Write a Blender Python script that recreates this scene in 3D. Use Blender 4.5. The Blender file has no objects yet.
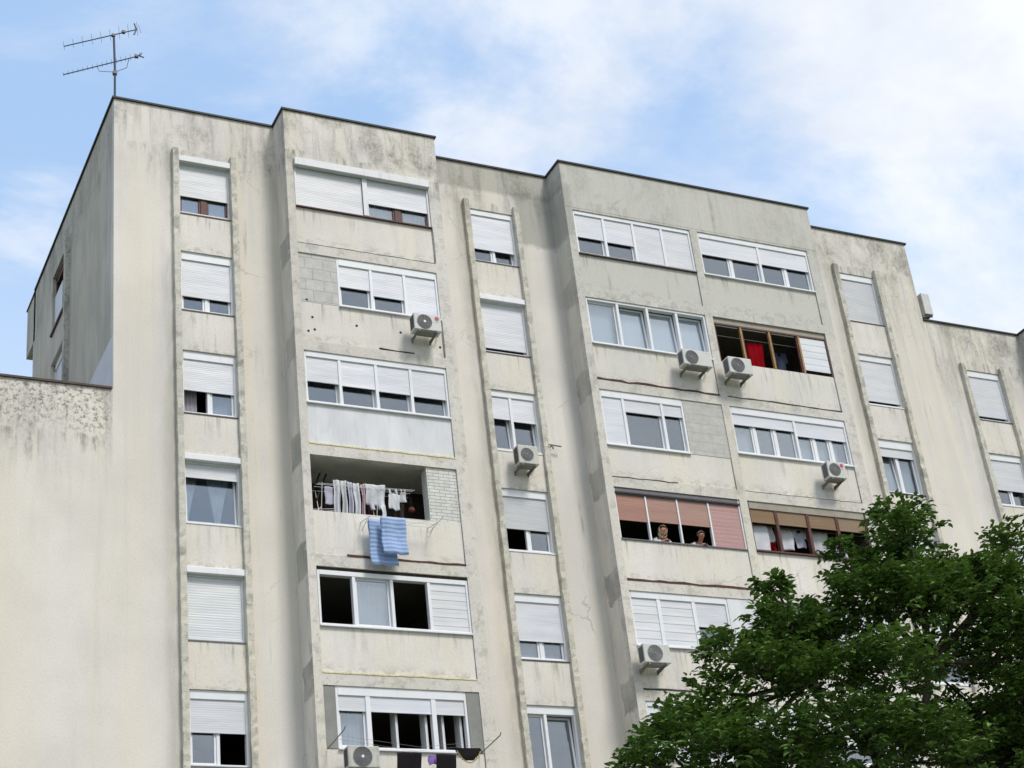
import bpy, bmesh, math, random
from mathutils import Vector, Matrix
random.seed(7)
S = bpy.context.scene
COL = S.collection
PI = math.pi

# ------------------------------------------------------------------ helpers
def link(o, parent=None):
    COL.objects.link(o)
    if parent is not None: o.parent = parent
    return o
def tag(o, label=None, cat=None, group=None, kind=None):
    if label: o['label'] = label
    if cat: o['category'] = cat
    if group: o['group'] = group
    if kind: o['kind'] = kind
    return o
def thing(name, label, cat, loc=(0, 0, 0), rz=0, group=None):
    o = bpy.data.objects.new(name, None); link(o)
    o.empty_display_size = .1
    o.location = loc; o.rotation_euler = (0, 0, rz)
    return tag(o, label, cat, group)

class MB:
    def __init__(self): self.v = []; self.f = []; self.smooth = False
    def add(self, vs, fs):
        b = len(self.v); self.v += [tuple(p) for p in vs]
        self.f += [tuple(b + i for i in f) for f in fs]; return self
    def box(self, x0, x1, y0, y1, z0, z1):
        vs = [(x, y, z) for z in (z0, z1) for y in (y0, y1) for x in (x0, x1)]
        return self.add(vs, [(0, 2, 3, 1), (4, 5, 7, 6), (0, 1, 5, 4), (2, 6, 7, 3), (0, 4, 6, 2), (1, 3, 7, 5)])
    def quad(self, a, b, c, d): return self.add([a, b, c, d], [(0, 1, 2, 3)])
    def tube(self, pts, r, n=8, r2=None, cap=True):
        pts = [Vector(p) for p in pts]; N = len(pts); rings = []
        vs = []
        for i, p in enumerate(pts):
            t = (pts[min(i + 1, N - 1)] - pts[max(i - 1, 0)]).normalized()
            a = t.orthogonal().normalized() if i == 0 else (a - t * a.dot(t)).normalized()
            b = t.cross(a)
            rr = r if r2 is None else r + (r2 - r) * i / max(1, N - 1)
            if isinstance(r, (list, tuple)): rr = r[i]
            vs += [p + (a * math.cos(2 * PI * k / n) + b * math.sin(2 * PI * k / n)) * rr for k in range(n)]
        fs = [(i * n + k, i * n + (k + 1) % n, (i + 1) * n + (k + 1) % n, (i + 1) * n + k) for i in range(N - 1) for k in range(n)]
        if cap: fs += [tuple(range(n - 1, -1, -1)), tuple(range((N - 1) * n, N * n))]
        return self.add(vs, fs)
    def disc(self, c, r, y0, y1, n=28):            # disc in the xz plane with thickness along y
        vs = [(c[0] + r * math.cos(2 * PI * k / n), y, c[1] + r * math.sin(2 * PI * k / n)) for y in (y0, y1) for k in range(n)]
        fs = [tuple(range(n)), tuple(range(2 * n - 1, n - 1, -1))] + [(k, n + k, n + (k + 1) % n, (k + 1) % n) for k in range(n)]
        return self.add(vs, fs)
    def ring(self, c, r0, r1, y0, y1, n=28):
        vs = []
        for y in (y0, y1):
            for r in (r0, r1):
                vs += [(c[0] + r * math.cos(2 * PI * k / n), y, c[1] + r * math.sin(2 * PI * k / n)) for k in range(n)]
        fs = []
        for k in range(n):
            j = (k + 1) % n
            fs += [(k, j, n + j, n + k), (2 * n + k, 3 * n + k, 3 * n + j, 2 * n + j), (n + k, n + j, 3 * n + j, 3 * n + k), (k, 2 * n + k, 2 * n + j, j)]
        return self.add(vs, fs)
    def build(self, name, mat, parent=None, bevel=0, smooth=False, solid=0):
        me = bpy.data.meshes.new(name); me.from_pydata(self.v, [], self.f)
        bm = bmesh.new(); bm.from_mesh(me); bmesh.ops.recalc_face_normals(bm, faces=bm.faces[:]); bm.to_mesh(me); bm.free()
        me.materials.append(mat)
        if smooth:
            for p in me.polygons: p.use_smooth = True
        o = link(bpy.data.objects.new(name, me), parent)
        if solid:
            m = o.modifiers.new('s', 'SOLIDIFY'); m.thickness = solid; m.offset = 0
        if bevel:
            m = o.modifiers.new('b', 'BEVEL'); m.width = bevel; m.segments = 2; m.limit_method = 'ANGLE'
        return o

H = 2.78
TOP = 30.17
YB = -.8
# ------------------------------------------------------------------ materials
def newmat(name):
    m = bpy.data.materials.new(name); m.use_nodes = True
    nt = m.node_tree; nt.nodes.clear()
    return m, nt
class NT:
    def __init__(self, nt): self.nt = nt
    def n(self, t, **kw):
        x = self.nt.nodes.new(t)
        for k, v in kw.items(): setattr(x, k, v)
        return x
    def set(self, sock, v):
        if hasattr(v, 'is_output'): self.nt.links.new(v, sock)
        else: sock.default_value = v
    def math(self, op, a, b=0, c=None, clamp=False):
        x = self.n('ShaderNodeMath', operation=op, use_clamp=clamp)
        self.set(x.inputs[0], a); self.set(x.inputs[1], b)
        if c is not None: self.set(x.inputs[2], c)
        return x.outputs[0]
    def rng(self, v, a, b, c=0., d=1., smooth=True):
        x = self.n('ShaderNodeMapRange', interpolation_type='SMOOTHSTEP' if smooth else 'LINEAR')
        self.set(x.inputs['Value'], v)
        for k, q in zip(('From Min', 'From Max', 'To Min', 'To Max'), (a, b, c, d)): self.set(x.inputs[k], q)
        return x.outputs[0]
    def noise(self, vec, scale, detail=4, rough=.55, dist=0, col=False):
        x = self.n('ShaderNodeTexNoise')
        if vec is not None: self.set(x.inputs['Vector'], vec)
        x.inputs['Scale'].default_value = scale; x.inputs['Detail'].default_value = detail
        x.inputs['Roughness'].default_value = rough; x.inputs['Distortion'].default_value = dist
        return x.outputs['Color' if col else 'Fac']
    def vscale(self, vec, s):
        x = self.n('ShaderNodeVectorMath', operation='MULTIPLY'); self.set(x.inputs[0], vec); x.inputs[1].default_value = s
        return x.outputs[0]
    def mix(self, fac, a, b, mode='MIX'):
        x = self.n('ShaderNodeMix', data_type='RGBA', blend_type=mode)
        self.set(x.inputs[0], fac)
        self.set(x.inputs[6], a if hasattr(a, 'is_output') else (*a, 1)); self.set(x.inputs[7], b if hasattr(b, 'is_output') else (*b, 1))
        return x.outputs[2]
    def hsvmul(self, col, f):                       # multiply a colour by a scalar
        x = self.n('ShaderNodeVectorMath', operation='SCALE'); self.set(x.inputs[0], col); self.set(x.inputs['Scale'], f)
        return x.outputs[0]
    def bump(self, h, strength=.3, dist=.02):
        x = self.n('ShaderNodeBump'); x.inputs['Strength'].default_value = strength; x.inputs['Distance'].default_value = dist
        self.set(x.inputs['Height'], h); return x.outputs[0]
    def principled(self, col, rough=.8, spec=.3, normal=None, metal=0):
        p = self.n('ShaderNodeBsdfPrincipled')
        self.set(p.inputs['Base Color'], col if hasattr(col, 'is_output') else (*col, 1))
        self.set(p.inputs['Roughness'], rough); p.inputs['Specular IOR Level'].default_value = spec
        p.inputs['Metallic'].default_value = metal
        if normal is not None: self.set(p.inputs['Normal'], normal)
        return p.outputs[0]
    def out(self, sh):
        o = self.n('ShaderNodeOutputMaterial'); self.nt.links.new(sh, o.inputs[0])
    def pos(self): return self.n('ShaderNodeNewGeometry').outputs['Position']
    def sep(self, v):
        x = self.n('ShaderNodeSeparateXYZ'); self.set(x.inputs[0], v); return x.outputs

def plain(name, col, rough=.6, spec=.3, var=.12, scale=3., bump=0, stretch=(1, 1, 1), metal=0, dirt=None):
    m, nt = newmat(name); N = NT(nt)
    P = N.vscale(N.pos(), stretch)
    f = N.noise(P, scale, 5, .6)
    c = N.hsvmul(N.n('ShaderNodeRGB').outputs[0], N.rng(f, .3, .7, 1 - var, 1 + var, False))
    nt.nodes['RGB'].outputs[0].default_value = (*col, 1)
    if dirt:
        g = N.noise(N.vscale(N.pos(), (6, 6, 1.2)), 1., 6, .65)
        c = N.mix(N.rng(g, .52, .75, 0, dirt[1]), c, dirt[0])
    nm = N.bump(N.noise(P, scale * 8, 3), bump, .01) if bump else None
    N.out(N.principled(c, rough, spec, nm, metal)); return m

def boxmask(N, X, Y, Z, xr=None, yr=None, zr=None, s=.05):
    f = None
    for A, r in ((X, xr), (Y, yr), (Z, zr)):
        if r is None: continue
        g = N.math('MULTIPLY', N.rng(A, r[0] - s, r[0] + s), N.rng(A, r[1] - s, r[1] + s, 1, 0))
        f = g if f is None else N.math('MULTIPLY', f, g)
    return f

def facade(name, base, rough_amt=1., dirt_amt=1., tint=True, chips=0., drips=False):
    """weathered render on concrete; everything keyed to the position on the building"""
    m, nt = newmat(name); N = NT(nt)
    P = N.pos(); X, Y, Z = N.sep(P)
    low = N.noise(P, .33, 5, .6)
    col = N.mix(N.rng(low, .32, .68), tuple(c * .90 for c in base), tuple(c * 1.06 for c in base))
    # faint vertical washes of lighter and yellower paint
    w = N.noise(N.vscale(P, (1.1, 1.1, .05)), 1., 3, .5)
    col = N.mix(N.rng(w, .42, .62, 0, .55), col, (base[0] * 1.02, base[1] * .985, base[2] * .88))
    gh = N.noise(N.vscale(P, (1.7, 1.7, .09)), 1.3, 4, .6)
    col = N.mix(N.rng(gh, .50, .68, 0, .45), col, (base[0] * .84, base[1] * .86, base[2] * .91))
    # wobbling coordinates for patches with uneven borders
    wob = N.noise(P, 2.2, 4, .6, col=True)
    wv = N.n('ShaderNodeVectorMath', operation='SUBTRACT'); N.set(wv.inputs[0], wob); wv.inputs[1].default_value = (.5, .5, .5)
    wv2 = N.vscale(wv.outputs[0], (.45, .45, .45))
    pa = N.n('ShaderNodeVectorMath', operation='ADD'); N.set(pa.inputs[0], P); N.set(pa.inputs[1], wv2)
    QX, QY, QZ = N.sep(pa.outputs[0])
    if tint:
        # grey-green repaint on the upper storeys of the wide bay
        g1 = boxmask(N, QX, QY, QZ, xr=(11.9, 20.6), zr=(25.7, 31), s=.25)
        g1 = N.math('MULTIPLY', g1, N.rng(QY, -.2, .1, 1, 0))
        g2 = boxmask(N, QX, QY, QZ, xr=(11.9, 20.6), zr=(22.9, 25.7), s=.4)
        g3 = boxmask(N, QX, QY, QZ, xr=(10.95, 12.3), zr=(27.75, 29.45), s=.12)
        g = N.math('MAXIMUM', g1, N.math('MULTIPLY', g2, .25))
        col = N.mix(N.math('MULTIPLY', g, .9), col, (.525, .512, .468))
        col = N.mix(N.math('MULTIPLY', g3, .8), col, (.365, .357, .325))
        # smeared filler patches on the sides of the bays, one at each floor edge
        zz = N.math('ABSOLUTE', N.math('SUBTRACT', N.math('FRACT', N.math('ADD', N.math('DIVIDE', N.math('SUBTRACT', QZ, 26.05), 2.78), .5)), .5))
        ps = N.math('MULTIPLY', N.rng(zz, .13, .155, 1, 0), N.math('MULTIPLY', N.rng(QY, -.86, -.78), N.rng(QY, -.14, -.08, 1, 0)))
        nrm = N.sep(N.n('ShaderNodeNewGeometry').outputs['Normal'])
        ps = N.math('MULTIPLY', ps, N.math('GREATER_THAN', N.math('ABSOLUTE', nrm[0]), .7))
        ps = N.math('MULTIPLY', ps, N.rng(Z, 26.6, 26.9, 1, 0))
        col = N.mix(N.math('MULTIPLY', ps, N.rng(N.noise(P, .9, 4, .6), .36, .58, .5, .9)), col, (.31, .305, .28))
        # patchy darker tone on all side-facing surfaces
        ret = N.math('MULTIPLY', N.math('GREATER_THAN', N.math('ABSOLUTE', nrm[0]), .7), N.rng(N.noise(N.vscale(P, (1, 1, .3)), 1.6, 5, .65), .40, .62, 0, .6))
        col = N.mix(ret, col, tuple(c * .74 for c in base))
    # soot and algae running down from the parapets
    zt = N.math('ADD', 30.17, N.math('MULTIPLY', N.math('LESS_THAN', X, -.01), -8.32))
    zt = N.math('ADD', zt, N.math('MULTIPLY', N.math('GREATER_THAN', X, 24.36), -2.72))
    d = N.math('SUBTRACT', zt, Z)
    streak = N.noise(N.vscale(P, (2.3, 2.3, .22)), 1.2, 7, .66, .3)
    blot = N.noise(P, 1.35, 6, .68)
    east = N.rng(X, 19.5, 23., 0, 1)
    a = N.math('MULTIPLY', N.rng(streak, .44, .66), N.rng(d, .5, N.math('ADD', 3.1, N.math('MULTIPLY', east, 2.2)), 1, 0))
    mot = N.noise(N.vscale(P, (1, 1, .6)), .75, 7, .7, .4)
    b = N.math('MULTIPLY', N.math('MULTIPLY', N.rng(mot, N.math('SUBTRACT', .45, N.math('MULTIPLY', east, .06)), .62), N.rng(blot, .32, .58, .35, 1)), N.rng(N.math('ADD', d, N.math('MULTIPLY', blot, -1.3)), .2, N.math('ADD', 1.3, N.math('MULTIPLY', east, 1.4)), 1, 0))
    jd = N.math('ADD', N.math('SUBTRACT', d, 1.22), N.math('MULTIPLY', N.math('SUBTRACT', N.noise(P, 1.6, 4), .5), .25))
    js = N.noise(N.vscale(P, (3.4, 3.4, .5)), 1.5, 6, .68)
    jm = N.math('MULTIPLY', N.math('MULTIPLY', N.rng(jd, -.03, .05), N.rng(jd, .1, 1.25, 1, 0)), N.math('MULTIPLY', N.rng(js, .42, .62), N.rng(N.noise(P, .62, 2), .42, .58, .12, 1)))
    dm = N.math('MULTIPLY', N.math('MAXIMUM', N.math('MAXIMUM', N.math('MULTIPLY', a, .8), b), jm), .85 * dirt_amt)
    dm = N.math('MULTIPLY', dm, N.math('SUBTRACT', 1, N.math('MULTIPLY', boxmask(N, X, Y, Z, xr=(12, 20.3), yr=(-1.2, -.3), zr=(25, 31)), .6)))
    dm = N.math('MULTIPLY', dm, N.rng(N.noise(N.vscale(P, (1, 1, .6)), 11, 5, .75), .34, .60, .45, 1))
    col = N.mix(dm, col, (.215, .206, .182))
    # even grey film on the topmost band
    band = N.math('MULTIPLY', N.rng(d, .78, .92, 1, 0), N.rng(QX, 8.3, 8.5)); band = N.math('MULTIPLY', band, N.rng(QX, 12.0, 12.2, 1, 0))
    col = N.mix(N.math('MULTIPLY', band, .42), col, (.2, .2, .17))
    # lower streaks, rare
    st2 = N.noise(N.vscale(P, (3.1, 3.1, .16)), 1.5, 6, .7)
    bl2 = N.noise(P, .55, 3)
    col = N.mix(N.math('MULTIPLY', N.math('MULTIPLY', N.rng(st2, .55, .70), N.rng(bl2, .48, .62)), N.rng(X, .2, 3.5, .08, .5 * dirt_amt)), col, (.21, .2, .165))
    # black lichen speckle below the low parapet at the left
    sp = N.noise(P, 9, 5, .75); sb = N.noise(P, 1.1, 3)
    lm = N.math('MULTIPLY', N.rng(sp, .47, .62), N.math('MULTIPLY', N.rng(N.math('ADD', d, N.math('MULTIPLY', sb, -1.2)), .2, .75, 1, 0), N.rng(QX, -.35, .2, 1, 0)))
    col = N.mix(N.math('MULTIPLY', lm, .8), col, (.13, .135, .11))
    # fin stains: grey-brown washing beside the ribs
    for xf in (1.40, 9.33, 21.3, 25.2):
        fm = N.math('MULTIPLY', N.math('MULTIPLY', N.rng(X, xf - .42, xf - .02), N.rng(X, xf + .02, xf + .1, 1, 0)), N.rng(N.noise(N.vscale(P, (1, 1, .25)), 1.1, 6, .7), .35, .62, .02, .5))
        col = N.mix(N.math('MULTIPLY', fm, N.rng(Z, 28.8, 29.1, 1, 0)), col, (.29, .28, .225))
    if drips:
        off = N.math('ADD', 27.0, N.math('MULTIPLY', N.math('LESS_THAN', Y, -.3), .22))
        ds = N.math('MULTIPLY', N.math('FRACT', N.math('DIVIDE', N.math('SUBTRACT', off, Z), H)), H)
        dn = N.noise(N.vscale(P, (5.5, 5.5, .35)), 1.4, 5, .65)
        dk = N.math('MULTIPLY', N.math('MULTIPLY', N.rng(ds, .02, .75, 1, 0), N.rng(dn, .50, .66)), N.rng(N.noise(P, .8, 2), .42, .6, .15, .75))
        col = N.mix(dk, col, (.30, .275, .225))
        lo = N.math('MULTIPLY', N.rng(ds, .78, 1.06), N.rng(N.noise(N.vscale(P, (2, 2, 3)), 2.2, 6, .7), .46, .62, 0, .55))
        col = N.mix(lo, col, (.36, .345, .30))
    vo = N.n('ShaderNodeTexVoronoi', feature='DISTANCE_TO_EDGE'); N.set(vo.inputs['Vector'], pa.outputs[0]); vo.inputs['Scale'].default_value = .55
    ck = N.math('MULTIPLY', N.rng(vo.outputs['Distance'], .002, .009, 1, 0), N.math('MULTIPLY', N.rng(N.noise(P, .5, 3), .55, .66, 0, .4), N.rng(X, 1.5, 4, .12, 1)))
    col = N.mix(ck, col, (.20, .19, .165))
    fine = N.noise(P, 22, 4, .7)
    col = N.hsvmul(col, N.rng(fine, .3, .7, 1 - .07 * rough_amt, 1 + .06 * rough_amt, False))
    if chips:
        ch = N.noise(P, 2.6, 7, .72)
        col = N.mix(N.rng(ch, .50, .62, 0, chips), col, (.30, .288, .25))
        ch3 = N.noise(P, 9, 4, .7)
        col = N.mix(N.rng(ch3, .60, .68, 0, chips), col, (.20, .195, .16))
        ch2 = N.noise(N.vscale(P, (1, 1, 1.3)), 4.3, 6, .7)
        col = N.mix(N.rng(ch2, .58, .66, 0, .6), col, (.68, .665, .61))
    h = N.math('ADD', N.math('MULTIPLY', fine, .6), N.math('MULTIPLY', blot, 1.2))
    N.out(N.principled(col, .9, .15, N.bump(h, .35, .012))); return m

def brickmat(name, c1, c2, mortar, w, hgt, ms=.012, off=.5, bumps=.6):
    m, nt = newmat(name); N = NT(nt)
    X, Y, Z = N.sep(N.pos())
    cb = N.n('ShaderNodeCombineXYZ'); N.set(cb.inputs[0], X); N.set(cb.inputs[1], Z)
    wob = N.noise(N.pos(), 3, 3, .5, col=True)
    wv = N.n('ShaderNodeVectorMath', operation='MULTIPLY_ADD'); N.set(wv.inputs[0], wob); wv.inputs[1].default_value = (.03, .03, 0); N.set(wv.inputs[2], cb.outputs[0])
    b = N.n('ShaderNodeTexBrick', offset=off); N.set(b.inputs['Vector'], wv.outputs[0])
    for k, v in (('Color1', (*c1, 1)), ('Color2', (*c2, 1)), ('Mortar', (*mortar, 1)), ('Scale', 1.), ('Mortar Size', ms), ('Mortar Smooth', .3), ('Brick Width', w), ('Row Height', hgt)): b.inputs[k].default_value = v
    f = N.noise(N.pos(), 5, 5, .65)
    c = N.hsvmul(b.outputs['Color'], N.rng(f, .3, .7, .86, 1.08, False))
    N.out(N.principled(c, .9, .15, N.bump(N.math('SUBTRACT', 1, b.outputs['Fac']), bumps, .012))); return m

def shuttermat(name, col, pitch=.05, slat=.1):
    m, nt = newmat(name); N = NT(nt)
    X, Y, Z = N.sep(N.pos())
    f = N.noise(N.vscale(N.pos(), (.5, .5, 3.2)), 1.6, 3, .5)
    g = N.noise(N.pos(), .9, 2)
    c = N.hsvmul(N.mix(N.rng(g, .4, .6), col, (col[0] * .96, col[1] * .965, col[2] * 1.0)), N.rng(f, .35, .65, .93, 1.04, False))
    saw = N.math('FRACT', N.math('DIVIDE', Z, pitch))
    lines = N.rng(saw, 0, .16, .955, 1.)
    ob = N.n('ShaderNodeObjectInfo').outputs['Random']
    c = N.mix(N.rng(ob, .35, 1, 0, .16, False), c, (.50, .47, .40)); c = N.hsvmul(c, N.rng(ob, 0, .6, 1.03, .97, False))
    c = N.hsvmul(c, lines)
    h = N.math('ADD', N.math('MULTIPLY', N.math('SINE', N.math('MULTIPLY', saw, PI)), slat), N.math('MULTIPLY', f, 2.5))
    N.out(N.principled(c, .45, .4, N.bump(h, .3, .012))); return m

def glassmat(name, tint, ior=.1, trans=.8):
    m, nt = newmat(name); N = NT(nt)
    t = N.n('ShaderNodeBsdfTransparent'); t.inputs[0].default_value = (tint[0] * trans, tint[1] * trans, tint[2] * trans, 1)
    g = N.n('ShaderNodeBsdfGlossy'); g.inputs['Roughness'].default_value = .02; g.inputs[0].default_value = (.90, .96, 1, 1)
    nm = N.bump(N.noise(N.pos(), 1.3, 2), .03, .05); N.set(g.inputs['Normal'], nm)
    ge = N.n('ShaderNodeNewGeometry'); dt = N.n('ShaderNodeVectorMath', operation='DOT_PRODUCT'); N.set(dt.inputs[0], ge.outputs['Normal']); N.set(dt.inputs[1], ge.outputs['Incoming'])
    fr = N.math('ADD', ior, N.math('MULTIPLY', 1 - ior, N.math('POWER', N.math('SUBTRACT', 1, N.math('ABSOLUTE', dt.outputs['Value'])), 5)))
    mx = N.n('ShaderNodeMixShader'); N.set(mx.inputs[0], fr); N.set(mx.inputs[1], t.outputs[0]); N.set(mx.inputs[2], g.outputs[0])
    N.out(mx.outputs[0]); return m

def clothmat(name, col, trans=.25, stripes=None, var=.08):
    m, nt = newmat(name); N = NT(nt)
    f = N.noise(N.pos(), 6, 4)
    rgb = N.n('ShaderNodeRGB'); rgb.outputs[0].default_value = (*col, 1)
    c = N.hsvmul(rgb.outputs[0], N.rng(f, .3, .7, 1 - var, 1 + var, False))
    nm = None
    if stripes:
        X, Y, Z = N.sep(N.pos())
        wob = N.math('MULTIPLY', N.noise(N.pos(), 9, 3), .03)
        s = N.math('SINE', N.math('MULTIPLY', N.math('ADD', Z, wob), 2 * PI / stripes[0]))
        s2 = N.math('SINE', N.math('MULTIPLY', N.math('ADD', X, wob), 2 * PI / (stripes[0] * .9)))
        k = N.math('ADD', N.math('MULTIPLY', s, .9), N.math('MULTIPLY', s2, .12))
        c = N.mix(N.rng(k, -.5, .6), c, stripes[1]); nm = N.bump(k, .4, .01)
    d = N.n('ShaderNodeBsdfDiffuse'); N.set(d.inputs[0], c)
    t = N.n('ShaderNodeBsdfTranslucent'); N.set(t.inputs[0], c)
    if nm is not None: N.set(d.inputs['Normal'], nm)
    mx = N.n('ShaderNodeMixShader'); mx.inputs[0].default_value = trans; N.set(mx.inputs[1], d.outputs[0]); N.set(mx.inputs[2], t.outputs[0])
    N.out(mx.outputs[0]); return m

BASE = (.688, .648, .598)
M = {}
M['wall'] = facade('weathered_render', BASE)
M['end'] = facade('shaded_end_wall_render', (.56, .515, .44), 1.2, .9)  # base darkened for this side's shade as well as its weathering
M['panel'] = facade('parapet_render', (.692, .655, .607), 1.1, .9, drips=True)
M['rough'] = facade('rough_concrete', (.625, .592, .548), 1.5, 1.1, True, .4)
M['fin'] = facade('rib_concrete', (.58, .555, .495), 1.5, 1.0, False, .65)
M['white_panel'] = plain('white_painted_panel', (.655, .655, .675), .8, .2, .10, 2.2, .2, (1, 1, .35), dirt=((.44, .44, .45), .5))
M['grey_panel'] = plain('grey_cement_panel', (.25, .25, .235), .9, .15, .12, 3, .3)
M['pale_patch'] = plain('pale_patch_paint', (.66, .655, .67), .8, .2, .05, 2)
M['coping'] = plain('dark_coping_metal', (.035, .031, .03), .6, .3, .3, 4)
M['coping_brown'] = plain('brown_coping_metal', (.075, .045, .038), .6, .3, .3, 4)
M['roofing'] = plain('roofing_felt', (.09, .09, .085), .95, .1, .2, 3)
M['brick'] = brickmat('white_brick', (.66, .655, .62), (.61, .60, .565), (.38, .37, .345), .27, .085, .009)
M['block'] = brickmat('grey_block', (.55, .535, .52), (.515, .50, .485), (.42, .41, .39), .47, .31, .011, .4)
M['block2'] = brickmat('plastered_block', (.50, .49, .455), (.48, .47, .44), (.43, .42, .39), .62, .27, .01, .5, .4)
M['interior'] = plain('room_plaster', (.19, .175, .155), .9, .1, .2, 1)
M['loggia'] = plain('loggia_plaster', (.62, .61, .57), .9, .1, .15, 1.5)
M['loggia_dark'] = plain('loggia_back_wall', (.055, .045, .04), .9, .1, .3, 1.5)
M['pvc'] = plain('white_pvc', (.74, .745, .77), .35, .4, .04, 2, dirt=((.5, .49, .45), .3))
M['pvc_grey'] = plain('greyed_white_metal', (.62, .63, .64), .4, .4, .06, 2, dirt=((.4, .39, .35), .4))
M['brown'] = plain('dark_brown_wood', (.085, .03, .026), .55, .35, .25, 6)
M['gold'] = plain('varnished_wood', (.33, .19, .075), .5, .35, .25, 6)
M['greybar'] = plain('grey_steel_rail', (.135, .125, .14), .5, .4, .15, 4)
M['sh_white'] = shuttermat('white_shutter', (.66, .665, .70))
M['sh_grey'] = shuttermat('grey_shutter', (.52, .53, .54))
M['sh_warm'] = shuttermat('pale_grey_shutter', (.60, .605, .62))
M['sh_slat'] = shuttermat('white_slatted_shutter', (.66, .675, .68), .062, .6)
M['sh_wide'] = shuttermat('white_louvred_shutter', (.68, .69, .71), .21, .5)
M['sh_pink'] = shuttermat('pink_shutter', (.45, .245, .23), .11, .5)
M['sh_pink_shaded'] = shuttermat('shaded_pink_shutter', (.36, .175, .13), .055)  # darker copy of the pink, with the recess shade put into its colour
M['dull_board'] = plain('dull_grey_board', (.33, .30, .25), .8, .2, .15, 3)
M['sh_tan'] = shuttermat('tan_shutter', (.22, .13, .058), .05)
M['glass'] = glassmat('window_glass', (.86, .90, .94), .19, .95)
M['glass_b'] = glassmat('bright_window_glass', (.88, .91, .94), .25, .95)
M['blind'] = plain('white_blind', (.78, .80, .82), .8, .2, .05, 2)
M['sill_brown'] = plain('brown_sill', (.075, .055, .05), .5, .35, .2, 4)
M['foam'] = plain('yellow_foam', (.66, .60, .36), .9, .1, .25, 14, .4)
M['rust'] = plain('rusty_strip', (.10, .05, .04), .9, .15, .35, 9, .4)
M['darkgap'] = plain('tarred_joint_and_gap', (.06, .05, .04), .9, .1, .3, 9)
M['ac_white'] = plain('air_conditioner_shell', (.56, .555, .53), .45, .35, .06, 4, dirt=((.33, .32, .28), .7))
M['ac_dirty'] = plain('yellowed_air_conditioner_shell', (.50, .49, .445), .5, .3, .1, 4, dirt=((.25, .24, .20), .7))
M['ac_dark'] = plain('fan_grille_dark', (.085, .085, .09), .6, .3, .1, 8)
M['ac_wire'] = plain('fan_guard_wire', (.24, .24, .245), .5, .35, .1, 8)
M['steel'] = plain('galvanised_bracket', (.20, .195, .175), .6, .4, .2, 6)
M['red_badge'] = plain('red_badge', (.50, .03, .06), .4, .4, .05, 8)
M['grey_badge'] = plain('grey_lettering', (.30, .30, .31), .5, .3, .05, 8)
M['mast'] = plain('antenna_steel', (.05, .055, .075), .5, .5, .15, 5)
M['wire'] = plain('white_wire', (.62, .62, .62), .4, .4, .05, 5)
M['skin'] = plain('skin', (.48, .24, .17), .55, .3, .08, 12)
M['skin_r'] = plain('reddish_skin', (.36, .165, .115), .55, .3, .08, 12)
M['hair_f'] = plain('fair_hair', (.44, .34, .23), .6, .3, .25, 20)
M['hair_b'] = plain('brown_hair', (.13, .085, .055), .6, .3, .25, 20)
M['eye'] = plain('dark_eye', (.03, .02, .02), .2, .5, .0, 4)
M['lip'] = plain('lip', (.36, .13, .11), .5, .3, .05, 4)
M['clay'] = plain('terracotta', (.13, .045, .027), .8, .2, .15, 6)
M['c_white'] = clothmat('white_cotton', (.74, .75, .79))
M['c_white2'] = clothmat('off_white_cotton', (.66, .66, .68))
M['c_lilac'] = clothmat('lilac_cotton', (.58, .57, .68))
M['c_pink'] = clothmat('pink_cotton', (.64, .47, .52))
M['c_grey'] = clothmat('grey_cotton', (.40, .38, .42))
M['c_black'] = clothmat('black_cotton', (.018, .016, .018), .05)
M['c_dark'] = clothmat('dark_brown_cloth', (.05, .045, .04), .05)
M['c_purple'] = clothmat('purple_cotton', (.25, .16, .42), .1)
M['c_red'] = clothmat('red_cloth', (.30, .007, .014), .25)
M['c_cyan'] = clothmat('pale_blue_cotton', (.50, .66, .74))
M['c_olive'] = clothmat('straw_yellow_trim', (.42, .36, .14), .1)
M['c_navy'] = clothmat('navy_cloth', (.06, .065, .10), .1)
M['towel'] = clothmat('blue_waffle_towel', (.30, .42, .68), (.15), (.10, (.42, .54, .78)))
M['net'] = clothmat('net_curtain', (.80, .82, .84), .5)

# ------------------------------------------------------------------ the apartment block
bld = thing('apartment_block', 'ten storey weathered cream concrete apartment block with stepped bays and white shutters', 'building')

def mapper(axis):
    if axis == 'y': return lambda u, v, w: (u, w, v)
    return lambda u, v, w: (w, u, v)
def wall_holes(us, vs, holes, w0, w1, axis='y', jitter=0):
    """solid wall u x v between the planes w0 and w1, with rectangular openings cut through"""
    U = sorted(set([*us] + [h[i] for h in holes for i in (0, 1) if us[0] <= h[i] <= us[-1]]))
    V = sorted(set([*vs] + [h[i] for h in holes for i in (2, 3) if vs[0] <= h[i] <= vs[-1]]))
    def hole(i, j):
        if i < 0 or j < 0 or i >= len(U) - 1 or j >= len(V) - 1: return True
        cu = (U[i] + U[i + 1]) / 2; cv = (V[j] + V[j + 1]) / 2
        return any(h[0] < cu < h[1] and h[2] < cv < h[3] for h in holes)
    mp = mapper(axis); b = MB()
    for i in range(len(U) - 1):
        for j in range(len(V) - 1):
            if hole(i, j): continue
            a, c, e, g = U[i], U[i + 1], V[j], V[j + 1]
            for w in (w0, w1): b.quad(mp(a, e, w), mp(c, e, w), mp(c, g, w), mp(a, g, w))
            if hole(i - 1, j): b.quad(mp(a, e, w0), mp(a, e, w1), mp(a, g, w1), mp(a, g, w0))
            if hole(i + 1, j): b.quad(mp(c, e, w0), mp(c, e, w1), mp(c, g, w1), mp(c, g, w0))
            if hole(i, j - 1): b.quad(mp(a, e, w0), mp(c, e, w0), mp(c, e, w1), mp(a, e, w1))
            if hole(i, j + 1): b.quad(mp(a, g, w0), mp(c, g, w0), mp(c, g, w1), mp(a, g, w1))
    return b
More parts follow.
